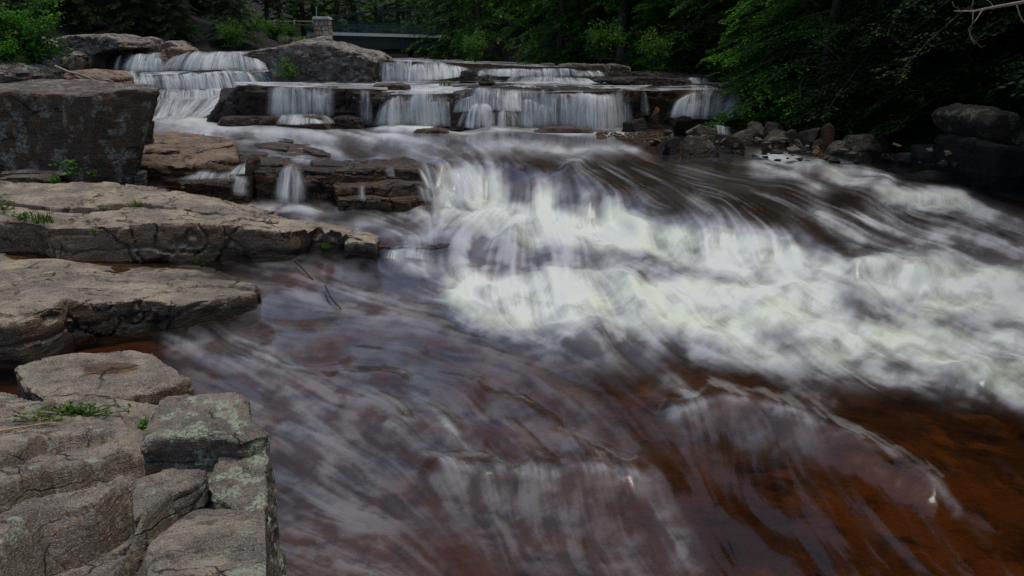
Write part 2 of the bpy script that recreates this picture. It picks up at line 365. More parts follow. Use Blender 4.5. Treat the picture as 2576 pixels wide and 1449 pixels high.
# flow, as sighted directions at places
FLOW = [(400, 310, 1, .05), (700, 340, 1, .06), (1000, 350, 1, .12), (1300, 350, 1, .15), (1500, 340, 1, .1), (900, 400, .8, .5), (1150, 385, .9, .35), (1150, 450, .5, 1), (1240, 450, .1, 1), (1400, 370, 1, .2), (1390, 480, .15, 1), (1520, 510, .25, 1), (1600, 370, 1, .25), (1500, 420, .8, .55),
 (1650, 480, .8, .62), (1800, 430, 1, .35), (1800, 540, .75, .62), (2000, 450, 1, .35), (2000, 560, .8, .55), (2200, 470, 1, .45), (2150, 600, .8, .5), (2400, 560, 1, .4), (2500, 640, 1, .3), (1750, 620, .3, 1), (1950, 640, .4, 1),
 (1250, 540, -.3, .6), (1200, 580, -.7, .6), (1150, 600, -.6, .7), (1400, 580, .3, .6), (1300, 650, .02, 1), (1200, 650, -.3, 1), (1420, 660, .3, 1), (1550, 620, .8, .5), (1650, 680, .9, .45), (1800, 680, .9, .4), (2050, 720, .9, .35), (2300, 690, .7, .5), (2500, 720, 1, .3),
 (1350, 740, .1, .9), (1500, 750, .2, .9), (1700, 760, .7, .6), (1900, 780, .9, .4), (2200, 800, 1, .3), (2500, 850, 1, .3), (1900, 880, 1, .4), (2200, 920, 1, .35), (2450, 960, 1, .35),
 (800, 540, 1, .25), (1000, 560, 1, .3), (1050, 640, .3, .8), (700, 700, 1, .25), (900, 720, .9, .2), (1100, 740, .9, .3), (600, 850, .9, .45), (800, 850, 1, -.1), (950, 830, 1, .1), (700, 950, .8, .3), (1000, 930, 1, .25), (1250, 880, 1, .25), (1450, 900, .9, .4),
 (800, 1100, .7, .5), (1000, 1050, .8, .5), (1250, 1050, .7, .7), (1450, 1100, .65, .75), (1650, 1080, .6, .8), (1350, 1260, .15, 1), (1600, 1300, .4, .9), (1200, 1350, .5, .8), (900, 1300, .8, .4), (750, 1400, .9, .3), (1900, 1000, .6, .75), (1850, 1120, .25, 1), (2050, 1150, .55, .8), (2250, 1080, .75, .65), (2450, 1050, .85, .5), (2400, 1250, .75, .7), (2000, 1350, .6, .8), (2300, 1400, .75, .7), (1700, 1400, .45, .85)]
FL = np.array(FLOW, float); fn = np.hypot(FL[:, 2], FL[:, 3]); FL[:, 2] /= fn; FL[:, 3] /= fn
fu = np.zeros_like(U); fv = np.zeros_like(U)
for a, b, c, d in FL:
    w = 1/((U-a)**2+(1.5*(Vv-b))**2+900)**1.6; fu += w*c; fv += w*d
nrm = np.hypot(fu, fv)+1e-9; fu /= nrm; fv /= nrm
# meander
wob = fbm(np.stack([U.ravel()/90, Vv.ravel()/60, U.ravel()*0], 1), 3, 5).reshape(NR, NC)*.38
fu, fv = fu*np.cos(wob)-fv*np.sin(wob), fu*np.sin(wob)+fv*np.cos(wob)
DJ, DI = fu/3.2, -fv/2.5; nn = np.hypot(DI, DJ)+1e-9; DI /= nn; DJ /= nn
def blur(a, k):
    for ax in (0, 1):
        c = np.cumsum(np.concatenate([np.repeat(np.take(a, [0], ax), k+1, ax), a, np.repeat(np.take(a, [-1], ax), k, ax)], ax), ax)
        n = a.shape[ax]; a = (np.take(c, range(2*k+1, 2*k+1+n), ax)-np.take(c, range(0, n), ax))/(2*k+1)
    return a
def lic(cell, L, seed):
    r = np.random.default_rng(seed); N = r.standard_normal((NR, NC))
    if cell: N = blur(blur(N, cell), cell)
    acc = N.copy(); wsum = 1.
    for sgn in (1, -1):
        pi, pj = np.meshgrid(np.arange(NR, dtype=float), np.arange(NC, dtype=float), indexing='ij')
        for k in range(L):
            ii = np.clip(np.rint(pi), 0, NR-1).astype(int); jj = np.clip(np.rint(pj), 0, NC-1).astype(int)
            pi = pi+sgn*DI[ii, jj]; pj = pj+sgn*DJ[ii, jj]
            ii = np.clip(np.rint(pi), 0, NR-1).astype(int); jj = np.clip(np.rint(pj), 0, NC-1).astype(int)
            w = 1-k/L; acc += w*N[ii, jj]; wsum += w/2 if sgn > 0 else w/2
    acc -= blur(acc, 30); acc /= (np.sqrt(blur(acc**2, 40))+1e-9); return acc
l0 = lic(0, 20, 8); l1 = blur(lic(0, 30, 1), 1)*1.5; l2 = lic(2, 34, 2); l3 = lic(5, 40, 3)

# white water and painted sky sheen, as strokes: points, half width, amount
UW, VW = U, Vv
FOAM_SHEEN = [
 ([(1580, 440), (1720, 480), (1850, 540), (1980, 580)], 75, .02), ([(1700, 420), (1900, 460), (2050, 520)], 45, .03), ([(2200, 560), (2400, 600), (2600, 640)], 60, .12),
 ([(1108, 440), (1130, 468), (1150, 500)], 26, .6), ([(1170, 445), (1188, 475), (1190, 510)], 40, .85), ([(1235, 448), (1245, 485), (1240, 520)], 30, .85),
 ([(1385, 470), (1378, 500), (1368, 550)], 30, .85), ([(1345, 500), (1335, 540)], 26, .8), ([(1480, 512), (1472, 555)], 24, .75), ([(1535, 515), (1550, 560)], 26, .75),
 ([(1130, 512), (1200, 530), (1300, 545), (1400, 560), (1500, 575), (1600, 600)], 46, 1.0),
 ([(1250, 570), (1350, 585), (1450, 600), (1560, 620)], 42, .85), ([(1560, 560), (1650, 590), (1760, 640), (1880, 660)], 46, .9),
 ([(1640, 585), (1720, 600), (1820, 610), (1920, 615), (2000, 640), (2080, 670), (2140, 705)], 30, .85),
 ([(1700, 640), (1850, 650), (1980, 660), (2090, 710)], 44, .95), ([(1180, 600), (1230, 640), (1330, 640), (1450, 640)], 46, .50), ([(1240, 670), (1400, 680), (1520, 670)], 34, .42),
 ([(1560, 660), (1700, 690), (1850, 710)], 40, .55),
 ([(2160, 700), (2230, 680), (2330, 690), (2450, 700), (2620, 715)], 44, .9), ([(2200, 730), (2350, 740), (2620, 760)], 50, .85), ([(2280, 790), (2420, 790), (2620, 800)], 40, .72),
 ([(1150, 735), (1260, 722), (1400, 715), (1550, 712), (1700, 722), (1850, 735)], 34, .95), ([(1180, 765), (1350, 755), (1520, 750), (1750, 760), (1950, 755), (2100, 760)], 44, .95),
 ([(1230, 800), (1400, 795), (1600, 795), (1800, 815), (2000, 810), (2150, 830)], 40, .78), ([(1850, 740), (2000, 720), (2080, 740)], 36, .9),
 ([(1300, 835), (1480, 840), (1650, 850)], 34, .45), ([(1750, 850), (1950, 860), (2150, 890), (2350, 900), (2620, 930)], 46, .72), ([(2050, 830), (2250, 850), (2450, 860), (2620, 870)], 40, .8),
 ([(1950, 900), (2200, 935), (2400, 950), (2620, 985)], 36, .55), ([(2420, 930), (2450, 950), (2560, 1000)], 22, .6), ([(1620, 845), (1850, 890), (2000, 920)], 26, .5),
 ([(1000, 655), (1080, 668), (1150, 690), (1200, 715)], 22, .62), ([(990, 640), (1080, 645)], 12, .5), ([(1130, 655), (1180, 665)], 14, .6), ([(1150, 700), (1250, 725), (1330, 740)], 24, .5),
 # foot of the falls; pool streaks mix thin foam with painted sky reflection
 ([(700, 309), (770, 311), (840, 312)], 7, .9), ([(950, 319), (1060, 322), (1160, 322), (1280, 323), (1400, 324), (1570, 328)], 8, .95), ([(1380, 328), (1500, 332), (1600, 332)], 6, .7),
 ([(375, 300), (470, 302), (560, 304)], 9, .75), ([(380, 315), (500, 320), (640, 318)], 8, .5), ([(420, 330), (600, 334), (800, 338), (1000, 348)], 18, .42), ([(620, 358), (750, 368), (850, 385)], 18, .34), ([(900, 352), (1100, 367), (1300, 372), (1400, 370)], 18, .32), ([(960, 392), (1080, 400), (1160, 402)], 12, .26), ([(640, 390), (760, 405), (900, 415)], 12, .3),
 ([(1390, 378), (1480, 374), (1600, 376)], 8, .5), ([(1480, 405), (1440, 425), (1410, 440)], 9, .4), ([(1450, 430), (1500, 460), (1560, 520)], 18, .22),
 ([(1930, 405), (1990, 410), (2080, 430), (2160, 460)], 16, .62), ([(1900, 430), (1990, 440), (2060, 470)], 14, .45), ([(2090, 425), (2180, 440), (2240, 460)], 12, .5), ([(2210, 482), (2300, 490), (2420, 492)], 14, .8), ([(2230, 505), (2330, 512), (2430, 518)], 16, .75),
 ([(2440, 530), (2520, 550), (2620, 590)], 22, .5), ([(2050, 520), (2100, 560), (2160, 600)], 15, .55), ([(2170, 545), (2240, 580), (2330, 620)], 12, .5), ([(2300, 590), (2420, 600), (2620, 640)], 20, .4), ([(2250, 630), (2400, 640), (2620, 670)], 18, .35), ([(1750, 500), (1850, 560)], 20, .15),
 ([(560, 500), (640, 515), (720, 530)], 10, .4), ([(690, 520), (760, 530), (840, 530)], 10, .42), ([(1080, 520), (1000, 545), (900, 560)], 14, .25), ([(700, 555), (800, 560), (900, 575)], 12, .3), ([(1000, 580), (1100, 590), (1180, 590)], 22, .35), ([(1050, 540), (1130, 545)], 20, .4),
 # veil on the near water: thin foam plus painted sky sheen
 ([(700, 1000), (800, 1100), (850, 1250), (900, 1449)], 150, 0.149), ([(900, 1000), (1050, 1080), (1100, 1200)], 120, 0.124), ([(680, 720), (850, 740), (1050, 800)], 70, 0.124), ([(1250, 960), (1400, 1030), (1500, 1120)], 90, 0.099), ([(1250, 1290), (1400, 1350), (1600, 1400)], 110, 0.093), ([(500, 900), (700, 960)], 70, 0.124), ([(1650, 960), (1750, 1100)], 80, 0.037),
 ([(430, 870), (560, 880), (690, 900)], 26, 0.186), ([(600, 860), (690, 900)], 16, 0.260), ([(640, 720), (800, 760), (1000, 800), (1150, 830)], 70, 0.105), ([(880, 740), (1000, 770)], 26, 0.186), ([(560, 960), (800, 980), (1050, 960)], 60, 0.118), ([(700, 1060), (850, 1150), (950, 1280)], 90, 0.130), ([(760, 1350), (900, 1420), (1000, 1480)], 100, 0.136), ([(1000, 1000), (1250, 1060), (1450, 1120)], 60, 0.105), ([(1250, 880), (1450, 890), (1600, 900)], 40, 0.149),
 ([(1130, 1190), (1200, 1205), (1300, 1200), (1450, 1192), (1540, 1200)], 12, .46), ([(1150, 1230), (1300, 1260), (1500, 1250)], 50, .15), ([(1200, 1330), (1400, 1380), (1600, 1420)], 70, .10), ([(1570, 1215), (1640, 1200)], 14, .4), ([(990, 1075), (1080, 1050), (1130, 1090), (1180, 1140)], 15, .4),
 ([(1700, 1060), (1780, 1022), (1880, 1035), (2000, 1062), (2100, 1100)], 11, .42), ([(2100, 1100), (2220, 1150), (2330, 1220), (2400, 1290)], 11, .2), ([(1750, 1060), (1880, 1090), (2050, 1120)], 40, .10), ([(1690, 960), (1740, 1000)], 20, .24), ([(2010, 980), (2080, 1020)], 18, .22), ([(1640, 1260), (1680, 1330), (1740, 1420)], 30, .16), ([(1430, 850), (1500, 880)], 26, .4)]
wu = fbm(np.stack([U.ravel()/70, Vv.ravel()/40, U.ravel()*0+2], 1), 4, 31).reshape(NR, NC); wv = fbm(np.stack([U.ravel()/70, Vv.ravel()/40, U.ravel()*0+4], 1), 4, 33).reshape(NR, NC)
def seg_mask(strokes, wp=1.0):
    U, Vv = UW+wu*wp*np.clip(VW/16-12, 4, 32), VW+wv*wp*np.clip(VW/34-8, 1.5, 15)
    out = np.zeros_like(U)
    for pts, r, a in strokes:
        pts = np.array(pts, float); lo = pts.min(0)-r*2.2; hi = pts.max(0)+r*2.2
        m = (U > lo[0]) & (U < hi[0]) & (Vv > lo[1]) & (Vv < hi[1])
        if not m.any(): continue
        uu, vv = U[m], Vv[m]; d = np.full(len(uu), 1e9)
        for (a0, b0), (a1, b1) in zip(pts[:-1], pts[1:]):
            L2 = (a1-a0)**2+(b1-b0)**2; tt = np.clip(((uu-a0)*(a1-a0)+(vv-b0)*(b1-b0))/L2, 0, 1)
            d = np.minimum(d, np.hypot(uu-a0-tt*(a1-a0), vv-b0-tt*(b1-b0)))
        val = a*np.exp(-(d/r)**2*.9); out[m] = np.maximum(out[m], val)+.25*np.minimum(out[m], val)
    return out
Mk = seg_mask(FOAM_SHEEN)
DARK = [([(1270, 415), (1340, 428), (1430, 432)], 20, .7), ([(1440, 450), (1500, 470), (1580, 500)], 22, .6), ([(1310, 470), (1322, 500)], 14, .5), ([(1425, 480), (1432, 520)], 13, .5), ([(1160, 440), (1166, 470)], 9, .45), ([(1070, 440), (1090, 480)], 20, .5), ([(1180, 590), (1260, 610)], 24, .35), ([(1240, 640), (1350, 652), (1460, 652)], 36, .50), ([(1600, 682), (1750, 702), (1850, 716)], 24, .45), ([(2080, 735), (2150, 752)], 22, .45), ([(1292, 450), (1300, 485)], 20, .75), ([(2250, 770), (2330, 790)], 18, .4), ([(2400, 805), (2500, 832)], 16, .35), ([(1440, 465), (1430, 500)], 16, .55), ([(1150, 470), (1152, 500)], 8, .4), ([(1500, 850), (1650, 862), (1780, 880)], 16, .4), ([(1980, 690), (2040, 705)], 14, .35), ([(1560, 640), (1640, 655)], 18, .35), ([(1900, 845), (2000, 850)], 16, .3), ([(2120, 900), (2300, 925)], 14, .35)]
Mk = Mk*(1-np.clip(seg_mask(DARK, .8), 0, .85))
def along(a, L):
    acc = a.copy(); ws = 1.
    for sgn in (1, -1):
        pi, pj = np.meshgrid(np.arange(NR, dtype=float), np.arange(NC, dtype=float), indexing='ij')
        for k in range(L):
            ii = np.clip(np.rint(pi), 0, NR-1).astype(int); jj = np.clip(np.rint(pj), 0, NC-1).astype(int)
            pi = pi+sgn*2*DI[ii, jj]; pj = pj+sgn*2*DJ[ii, jj]
            ii = np.clip(np.rint(pi), 0, NR-1).astype(int); jj = np.clip(np.rint(pj), 0, NC-1).astype(int)
            w = 1-k/L; acc += w*a[ii, jj]; ws += w
    return acc/ws
Mk = .55*Mk+.48*along(Mk, 9)
und = fbm(np.stack([U.ravel()/55, Vv.ravel()/34, U.ravel()*0+3], 1), 4, 9).reshape(NR, NC)
l1c, l2c, l3c = [np.clip(a, -2.5, 2.5) for a in (l1, l2, l3)]
hair = .62*np.clip(l0, -2.5, 2.5)+.5*l1c+.32*l2c+.16*l3c
Ms = blur(Mk, 2)
und2 = fbm(np.stack([U.ravel()/26, Vv.ravel()/15, U.ravel()*0+6], 1), 4, 77).reshape(NR, NC)
patch = .45*l2c+.55*l3c
foam = Ms*(.96+.58*und+.22*und2+.09*hair+.07*patch)
soft = blur(.6*l3c+.5*l2c, 1); T = np.minimum(Ms, .45)
fthin = T*(.30+1.25*sstep(-.75, 1.0, 1.05*und+.6*und2+.22*l2c+.20*l1c+.16*l3c))*np.clip(1.05-.3*sstep(820, 960, Vv), 0, 2)
K = sstep(.3, .75, Ms)
sh = .9*np.exp(-((U-1520)/110)**2-((Vv-440)/40)**2)+np.exp(-((U-1800-(Vv-500)*1.2)/300)**2-((Vv-500)/95)**2)+.8*np.exp(-((U-2250)/260)**2-((Vv-560)/80)**2)
foam = np.clip(fthin*(1-K)+foam*K*.93+.10*sh*np.clip(.6*l0+.6*l1c+.5*l2c-.3, 0, 2.2), 0, 1)*.90
# waves (real relief)
rough_amt = np.clip(.35+Mk*1.3, 0, 1.6)
calm = np.exp(-((U-620)/190)**2-((Vv-690)/50)**2)
scale_d = np.repeat(dep[:, None], NC, 1)*.001
l4c = np.clip(lic(9, 26, 14), -2.2, 2.2)
relief = scale_d*((.55+.9*np.clip(Mk, 0, 1))*(1-.75*calm))*(.03*np.clip(l0, -2.5, 2.5)+.11*l1c+.36*l2c+.8*l3c+2.2*l4c)
lump = blur(np.abs(fbm(np.stack([U.ravel()/95, Vv.ravel()/46, U.ravel()*0+8], 1), 3, 21).reshape(NR, NC)), 3)
relief += np.clip(Ms-.3, 0, 1)*(.25*lump-.04)*np.clip((Vv-440)/100, .1, 1)
WAVES = [ # standing waves: crest points, half width, height
 ([(1720, 1045), (1790, 1015), (1900, 1035), (2020, 1065), (2120, 1110), (2250, 1175), (2350, 1240)], 46, .10), ([(1120, 1200), (1200, 1190), (1350, 1190), (1480, 1190), (1560, 1205)], 44, .085), ([(1590, 1140), (1600, 1200)], 26, .03), ([(1640, 1190), (1680, 1230)], 28, .03), ([(1000, 1080), (1080, 1045), (1140, 1080)], 34, .05), ([(880, 1020), (990, 1030)], 30, .05), ([(690, 880), (700, 920)], 30, .06), ([(1430, 850), (1500, 850)], 34, .10), ([(1160, 700), (1250, 712), (1400, 706), (1600, 705)], 24, .08), ([(1560, 740), (1700, 745), (1850, 760)], 34, .08), ([(1920, 760), (2060, 740), (2160, 760)], 34, .14), ([(2160, 690), (2240, 672), (2330, 690)], 30, .14), ([(2400, 940), (2440, 930), (2480, 950)], 24, .10), ([(1900, 815), (2050, 830)], 34, .08),
 ([(1490, 395), (1440, 420), (1410, 450)], 16, .10), ([(1900, 405), (1980, 402), (2060, 415)], 14, .12), ([(2060, 425), (2150, 432), (2230, 455)], 14, .10), ([(1130, 1180), (1040, 1140)], 20, .03), ([(1230, 960), (1320, 985), (1420, 1050)], 16, -.04), ([(1420, 1060), (1520, 1100), (1590, 1140)], 16, -.05), ([(1240, 1110), (1300, 1180)], 16, -.05), ([(700, 910), (850, 895)], 22, -.06), ([(850, 945), (1000, 955)], 18, .05)]
for pts, r, h in WAVES:
    relief += blur(seg_mask([(pts, r, 1.0)], .4), 2)*h
Zs = Z+relief
Zs = np.where(Vv < 405, np.minimum(Zs, POOL+.10), Zs)
def water_mat():
    t = NT('river_water'); f = t.attr('foam'); tt = t.attr('tint')
    fres = t.n('ShaderNodeFresnel'); fres.inputs['IOR'].default_value = 1.33
    tr = t.n('ShaderNodeBsdfTransparent'); tr.inputs['Color'].default_value = (.66, .49, .33, 1)
    gl = t.n('ShaderNodeBsdfGlossy'); gl.inputs['Roughness'].default_value = .15; gl.inputs['Color'].default_value = (1, 1, 1, 1)
    fr = t.math('MULTIPLY', fres.outputs[0], 1.25, clamp=True)
    w = t.n('ShaderNodeMixShader'); t.l(fr, w.inputs[0]); t.l(tr.outputs[0], w.inputs[1]); t.l(gl.outputs[0], w.inputs[2])
    col = t.mix(tt, (.66, .675, .70), (.67, .72, .60))  # thin foam kept cool to carry the painted sky sheen
    df = t.n('ShaderNodeBsdfPrincipled'); t.l(col, df.inputs['Base Color']); df.inputs['Roughness'].default_value = .6; df.inputs['Specular IOR Level'].default_value = .3
    mx = t.n('ShaderNodeMixShader'); t.l(f, mx.inputs[0]); t.l(w.outputs[0], mx.inputs[1]); t.l(df.outputs[0], mx.inputs[2])
    return t.done(mx.outputs[0])
M['water'] = water_mat()
tint = np.clip(sstep(-.1, .6, fbm(np.stack([U.ravel()/140, Vv.ravel()/45, U.ravel()*0+1], 1), 3, 40).reshape(NR, NC))*.7*sstep(.35, .8, Ms)+.55*sstep(.35, .8, Ms), 0, 1.25)
river = mesh_obj('river', np.stack([X.ravel(), Y.ravel(), Zs.ravel()], 1), grid_faces(NR, NC), M['water'], base=False, attrs={'foam': foam, 'tint': tint})
tag(river, kind='structure')
# rock hump under the smooth film of the shoulder
sb = (slice(None, None, 3), slice(None, None, 4)); kr = np.where((vrow < 680) & (vrow > 385))[0]; i0, i1 = kr[0], kr[-1]
hx, hy, hz, hm = [a[i0:i1:3, ::4] for a in (X, Y, -blur(-np.minimum(Z, Zs), 2), np.clip(sh, 0, 1))]
cols = np.where((ucol[::4] > 1400) & (ucol[::4] < 2700))[0]; hx, hy, hz, hm = [a[:, cols] for a in (hx, hy, hz, hm)]
Ph = np.stack([hx.ravel(), hy.ravel(), hz.ravel()], 1)
Ph[:, 2] += -.085-.9*np.clip(.34-hm.ravel(), 0, 1)+.03*fbm(Ph*np.array([1.2, 1.8, 0]), 4, 91)
tag(mesh_obj('submerged_rock', Ph, grid_faces(*hx.shape), M['subrock'], base=False), 'dark smooth hump of rock under the brown sheet of water', 'rock')
# riverbed under it
sb = (slice(None, None, 4), slice(None, None, 5))
bx, by, bz = X[sb], Y[sb], Z[sb]
Pb = np.stack([bx.ravel(), by.ravel(), bz.ravel()*0], 1)
f1, f2, cid = worley(Pb*np.array([1.1, 1.6, 1]), 4)
depth = .20+.14*fbm(Pb*np.array([.6, 1.5, 1]), 5, 12)+.04*cid
shallow = np.exp(-((U[sb].ravel()-1850)/420)**2-((Vv[sb].ravel()-520)/110)**2)
depth = depth*(1-.4*shallow)+np.clip(Mk[sb].ravel()-.3, 0, 1)*.3
tag(mesh_obj('riverbed', np.stack([bx.ravel(), by.ravel(), bz.ravel()-np.maximum(depth, .05)], 1), grid_faces(*bx.shape), M['bed'], base=False), kind='structure')

def sheet(a, b, c, d, nx, ny, foam0, seed, amp=.02, fvar=.35, stretch=(6, 1.5)):
    """a flat run of water between four corners (far left, far right, near right, near left)"""
    a, b, c, d = [np.asarray(p, float) for p in (a, b, c, d)]
    s = np.linspace(0, 1, nx)[None, :, None]; tq = np.linspace(0, 1, ny)[:, None, None]
    Pp = ((a*(1-s)+b*s)*(1-tq)+(d*(1-s)+c*s)*tq).reshape(-1, 3)
    n1 = fbm(np.stack([Pp[:, 0]*stretch[1], Pp[:, 1]*stretch[0]*.5, Pp[:, 0]*0], 1), 4, seed)
    Pp[:, 2] += amp*n1
    fm = np.clip(foam0+fvar*fbm(np.stack([Pp[:, 0]*stretch[1]*.8, Pp[:, 1]*stretch[0]*.4, Pp[:, 0]*0+5], 1), 4, seed+3)*1.6, 0, 1)
    return tag(mesh_obj('water', Pp, grid_faces(ny, nx), M['water'], base=False, attrs={'foam': fm, 'tint': fm*0+.15}), kind='structure')
# ------------------------------------------------------------------ rocks
def remesh(bm, voxel, smooth_it=0):
    bmesh.ops.triangulate(bm, faces=bm.faces[:]); bmesh.ops.recalc_face_normals(bm, faces=bm.faces[:])
    me = bpy.data.meshes.new('tmp'); bm.to_mesh(me); bm.free()
    o = bpy.data.objects.new('tmp', me); C.objects.link(o)
    md = o.modifiers.new('r', 'REMESH'); md.mode = 'VOXEL'; md.voxel_size = voxel
    if smooth_it:
        sm = o.modifiers.new('s', 'SMOOTH'); sm.iterations = smooth_it; sm.factor = .5
    dg = bpy.context.evaluated_depsgraph_get(); ev = o.evaluated_get(dg); m2 = ev.to_mesh()
    nv = len(m2.vertices); V = np.empty(nv*3, np.float32); N = np.empty(nv*3, np.float32)
    m2.vertices.foreach_get('co', V); m2.vertex_normals.foreach_get('vector', N)
    nl = len(m2.loops); L = np.empty(nl, np.int32); m2.loops.foreach_get('vertex_index', L)
    F = L.reshape(-1, 4) if nl == 4*len(m2.polygons) else [list(p.vertices) for p in m2.polygons]
    ev.to_mesh_clear(); bpy.data.objects.remove(o); bpy.data.meshes.remove(me)
    return V.reshape(-1, 3).astype(float), N.reshape(-1, 3).astype(float), F
def weather(V, N, seed, amp=.04, freq=1.2, strata=.03, sfreq=5., cracks=.05, cfreq=(1.0, 1.0, 1.6), terrace=.0, tilt=(.06, .05), cw=.06, chisel=0):
    b = np.array([tilt[0], tilt[1], 1.]); b /= np.linalg.norm(b)
    h = V@b; side = 1-np.abs(N@b); top = np.clip(N@b, 0, 1)
    d = amp*fbm(V*freq, 5, seed)+amp*.35*fbm(V*freq*5, 3, seed+5)
    d += strata*side*fbm(np.stack([V[:, 0]*.7, V[:, 1]*.7, h*sfreq], 1), 4, seed+7, .6)
    ledge = h*sfreq*.6+fbm(V*.8, 3, seed+3)*.8; fr = ledge-np.floor(ledge)
    d += strata*side*.9*(sstep(0, .18, fr)-.5)
    f1, f2, cid = worley(V*np.array(cfreq)+fbm(V*1.7, 3, seed+2)[:, None]*.35, seed+9)
    d -= cracks*(1-sstep(0, cw, f2-f1)); d += (cid-.5)*cracks*.7
    if terrace:
        q = fbm(np.stack([V[:, 0]*.9, V[:, 1]*2.1, V[:, 2]*.4], 1), 4, seed+13)*4
        fl = np.floor(q)+sstep(.75, 1.0, q-np.floor(q)); d += top*terrace*(fl*.5)
    d += amp*.5*(.5-np.abs(fbm(V*freq*2.6, 4, seed+19)))
    V = V+N*d[:, None]
    if chisel:
        r = np.random.default_rng(seed); c = (V.max(0)+V.min(0))/2; ext = (V.max(0)-V.min(0))/2
        for k in range(chisel):
            n = r.normal(0, 1, 3); n[2] = n[2]*.7+.25; n[1] -= .35; n /= np.linalg.norm(n); q = (V-c)@n; lim = np.quantile(q, r.uniform(.72, .93))
            ex = np.maximum(q-lim, 0); V = V-np.outer(ex*.97, n)
        V = V+N*(amp*.35*fbm(V*freq*4, 4, seed+88))[:, None]
    return V
def bm_loft(top, bot):
    bm = bmesh.new(); n = len(top)
    a = [bm.verts.new(p) for p in top]; b = [bm.verts.new(p) for p in bot]
    bm.faces.new(a); bm.faces.new(b[::-1])
    for i in range(n): bm.faces.new((a[i], b[i], b[(i+1) % n], a[(i+1) % n]))
    return bm
def rock(name, label, top, bot, mat, voxel, seed, smooth_it=1, group=None, cat='rock', **kw):
    V, N, F = remesh(bm_loft(top, bot), voxel, smooth_it)
    V = weather(V, N, seed, **kw)
    return tag(mesh_obj(name, V, F, mat, sharp=38), label, cat, group)
def slab(name, label, outline, zbot, mat, voxel, seed, flare=.0, **kw):
    kw.setdefault('smooth_it', 0)
    """outline: (u, v, z) or (u, v, None, y) of the top edge, going round"""
    top = np.array([at(q[0], q[1], z=q[2]) if len(q) == 3 else at(q[0], q[1], y=q[3]) for q in outline])
    c = top.mean(0); bot = top.copy(); bot[:, :2] = c[:2]+(top[:, :2]-c[:2])*(1+flare); bot[:, 2] = zbot
    return rock(name, label, top, bot, mat, voxel, seed, **kw)
def boulder(name, label, sil, y, depth, mat, voxel, seed, sink=.25, group=None, lean=.0, cat='rock', **kw):
    """sil: the outline seen from the river side at distance y; a body of real depth is built behind it"""
    front = np.array([at(u, v, y=y+depth*.3) for u, v in sil]); c = front.mean(0)
    low = front[:, 2].min()
    def ring(dy, s, sz):
        r = front.copy(); k = (y+dy)/(y+depth*.3); r = r*0+c+(front-c)*np.array([s, 0, sz]); r[:, 1] = y+dy+(front[:, 2]-low)*lean
        m = front[:, 2] < low+.12*(front[:, 2].max()-low); r[m, 2] = front[m, 2]-sink; return r
    rings = [ring(0, .84, .9), ring(depth*.3, 1, 1), ring(depth*.75, .95, .97), ring(depth, .7, .8)]
    bm = bmesh.new(); R = [[bm.verts.new(p) for p in r] for r in rings]; n = len(sil)
    bm.faces.new(R[0]); bm.faces.new(R[-1][::-1])
    for A, B in zip(R[:-1], R[1:]):
        for i in range(n): bm.faces.new((A[i], B[i], B[(i+1) % n], A[(i+1) % n]))
    V, N, F = remesh(bm, voxel, 0)
    V = weather(V, N, seed, **kw)
    return tag(mesh_obj(name, V, F, mat, sharp=38), label, cat, group)

# --- the near bedrock at the foot of the tripod: layered sheet with stepped edges
def fore_plane(u, v):
    yi = (v-724.5)/FOC; s = slope(v); y = (CAM_Z-1.9-.31*1.93)/(s-.31)
    dy = CP-yi*SP; tq = y/dy; return np.stack([(u-1288)/FOC*tq, y, CAM_Z-s*y], -1)
STEPS = [ # upper edge and foot of each bedding step, with its height
 ([(-80, 1350), (0, 1326), (100, 1269), (233, 1250), (333, 1213), (360, 1200)], [(-80, 1430), (0, 1396), (133, 1349), (233, 1293), (320, 1256), (360, 1215)], .19),
 ([(-80, 1490), (60, 1425), (200, 1362), (330, 1285), (413, 1250), (470, 1215), (700, 1200)], [(-80, 1520), (60, 1450), (200, 1382), (320, 1318), (413, 1270), (470, 1228), (700, 1210)], .10),
 ([(-80, 1275), (20, 1245), (127, 1207), (200, 1195), (353, 1163), (400, 1150)], [(-80, 1290), (20, 1262), (127, 1224), (200, 1214), (353, 1178), (400, 1160)], .085),
 ([(-80, 1215), (0, 1190), (100, 1142), (247, 1119), (300, 1115)], [(-80, 1225), (0, 1198), (100, 1150), (247, 1125), (300, 1120)], .045),
 ([(-80, 1080), (0, 1062), (130, 1038), (250, 1020), (330, 1012), (400, 1005)], [(-80, 1092), (0, 1072), (130, 1050), (250, 1036), (330, 1024), (400, 1012)], -.05)]
fu_ = np.linspace(-420, 668, 330); fv_ = np.concatenate([np.linspace(990, 1460, 230), np.linspace(1468, 1900, 40)])
FU, FV = np.meshgrid(fu_, fv_)
edge = np.interp(FV, [990, 1040, 1120, 1250, 1449, 1900], [430, 500, 650, 662, 664, 640])
FU = -420+(FU+420)/(668+420)*(edge+420)
far_edge = np.interp(FU, [-420, 0, 60, 150, 300, 430, 668], [990, 1004, 1016, 1046, 1040, 1020, 1010])
FV = far_edge+(FV-990)/(1900-990)*(1900-far_edge)
Pf = fore_plane(FU.ravel(), FV.ravel())
h = np.zeros(len(Pf)); jit = fbm(np.stack([FU.ravel()/60, FV.ravel()/60, FU.ravel()*0], 1), 4, 55)*9
for up, lo, hh in STEPS:
    a = np.interp(FU.ravel(), *zip(*up)); b = np.interp(FU.ravel(), *zip(*lo)); vv = FV.ravel()+jit
    w = 1-sstep(0, .45, (vv-a)/(b-a+2)); fade = 1-sstep(up[-1][0]-60, up[-1][0]+10, FU.ravel())
    h += hh*(w-.8)*np.where(up[-1][0] < 650, fade, 1)
    if hh > .03: h -= (.08+hh*.4)*np.exp(-((vv-a-(b-a)*.5-7)/10)**2)*fade
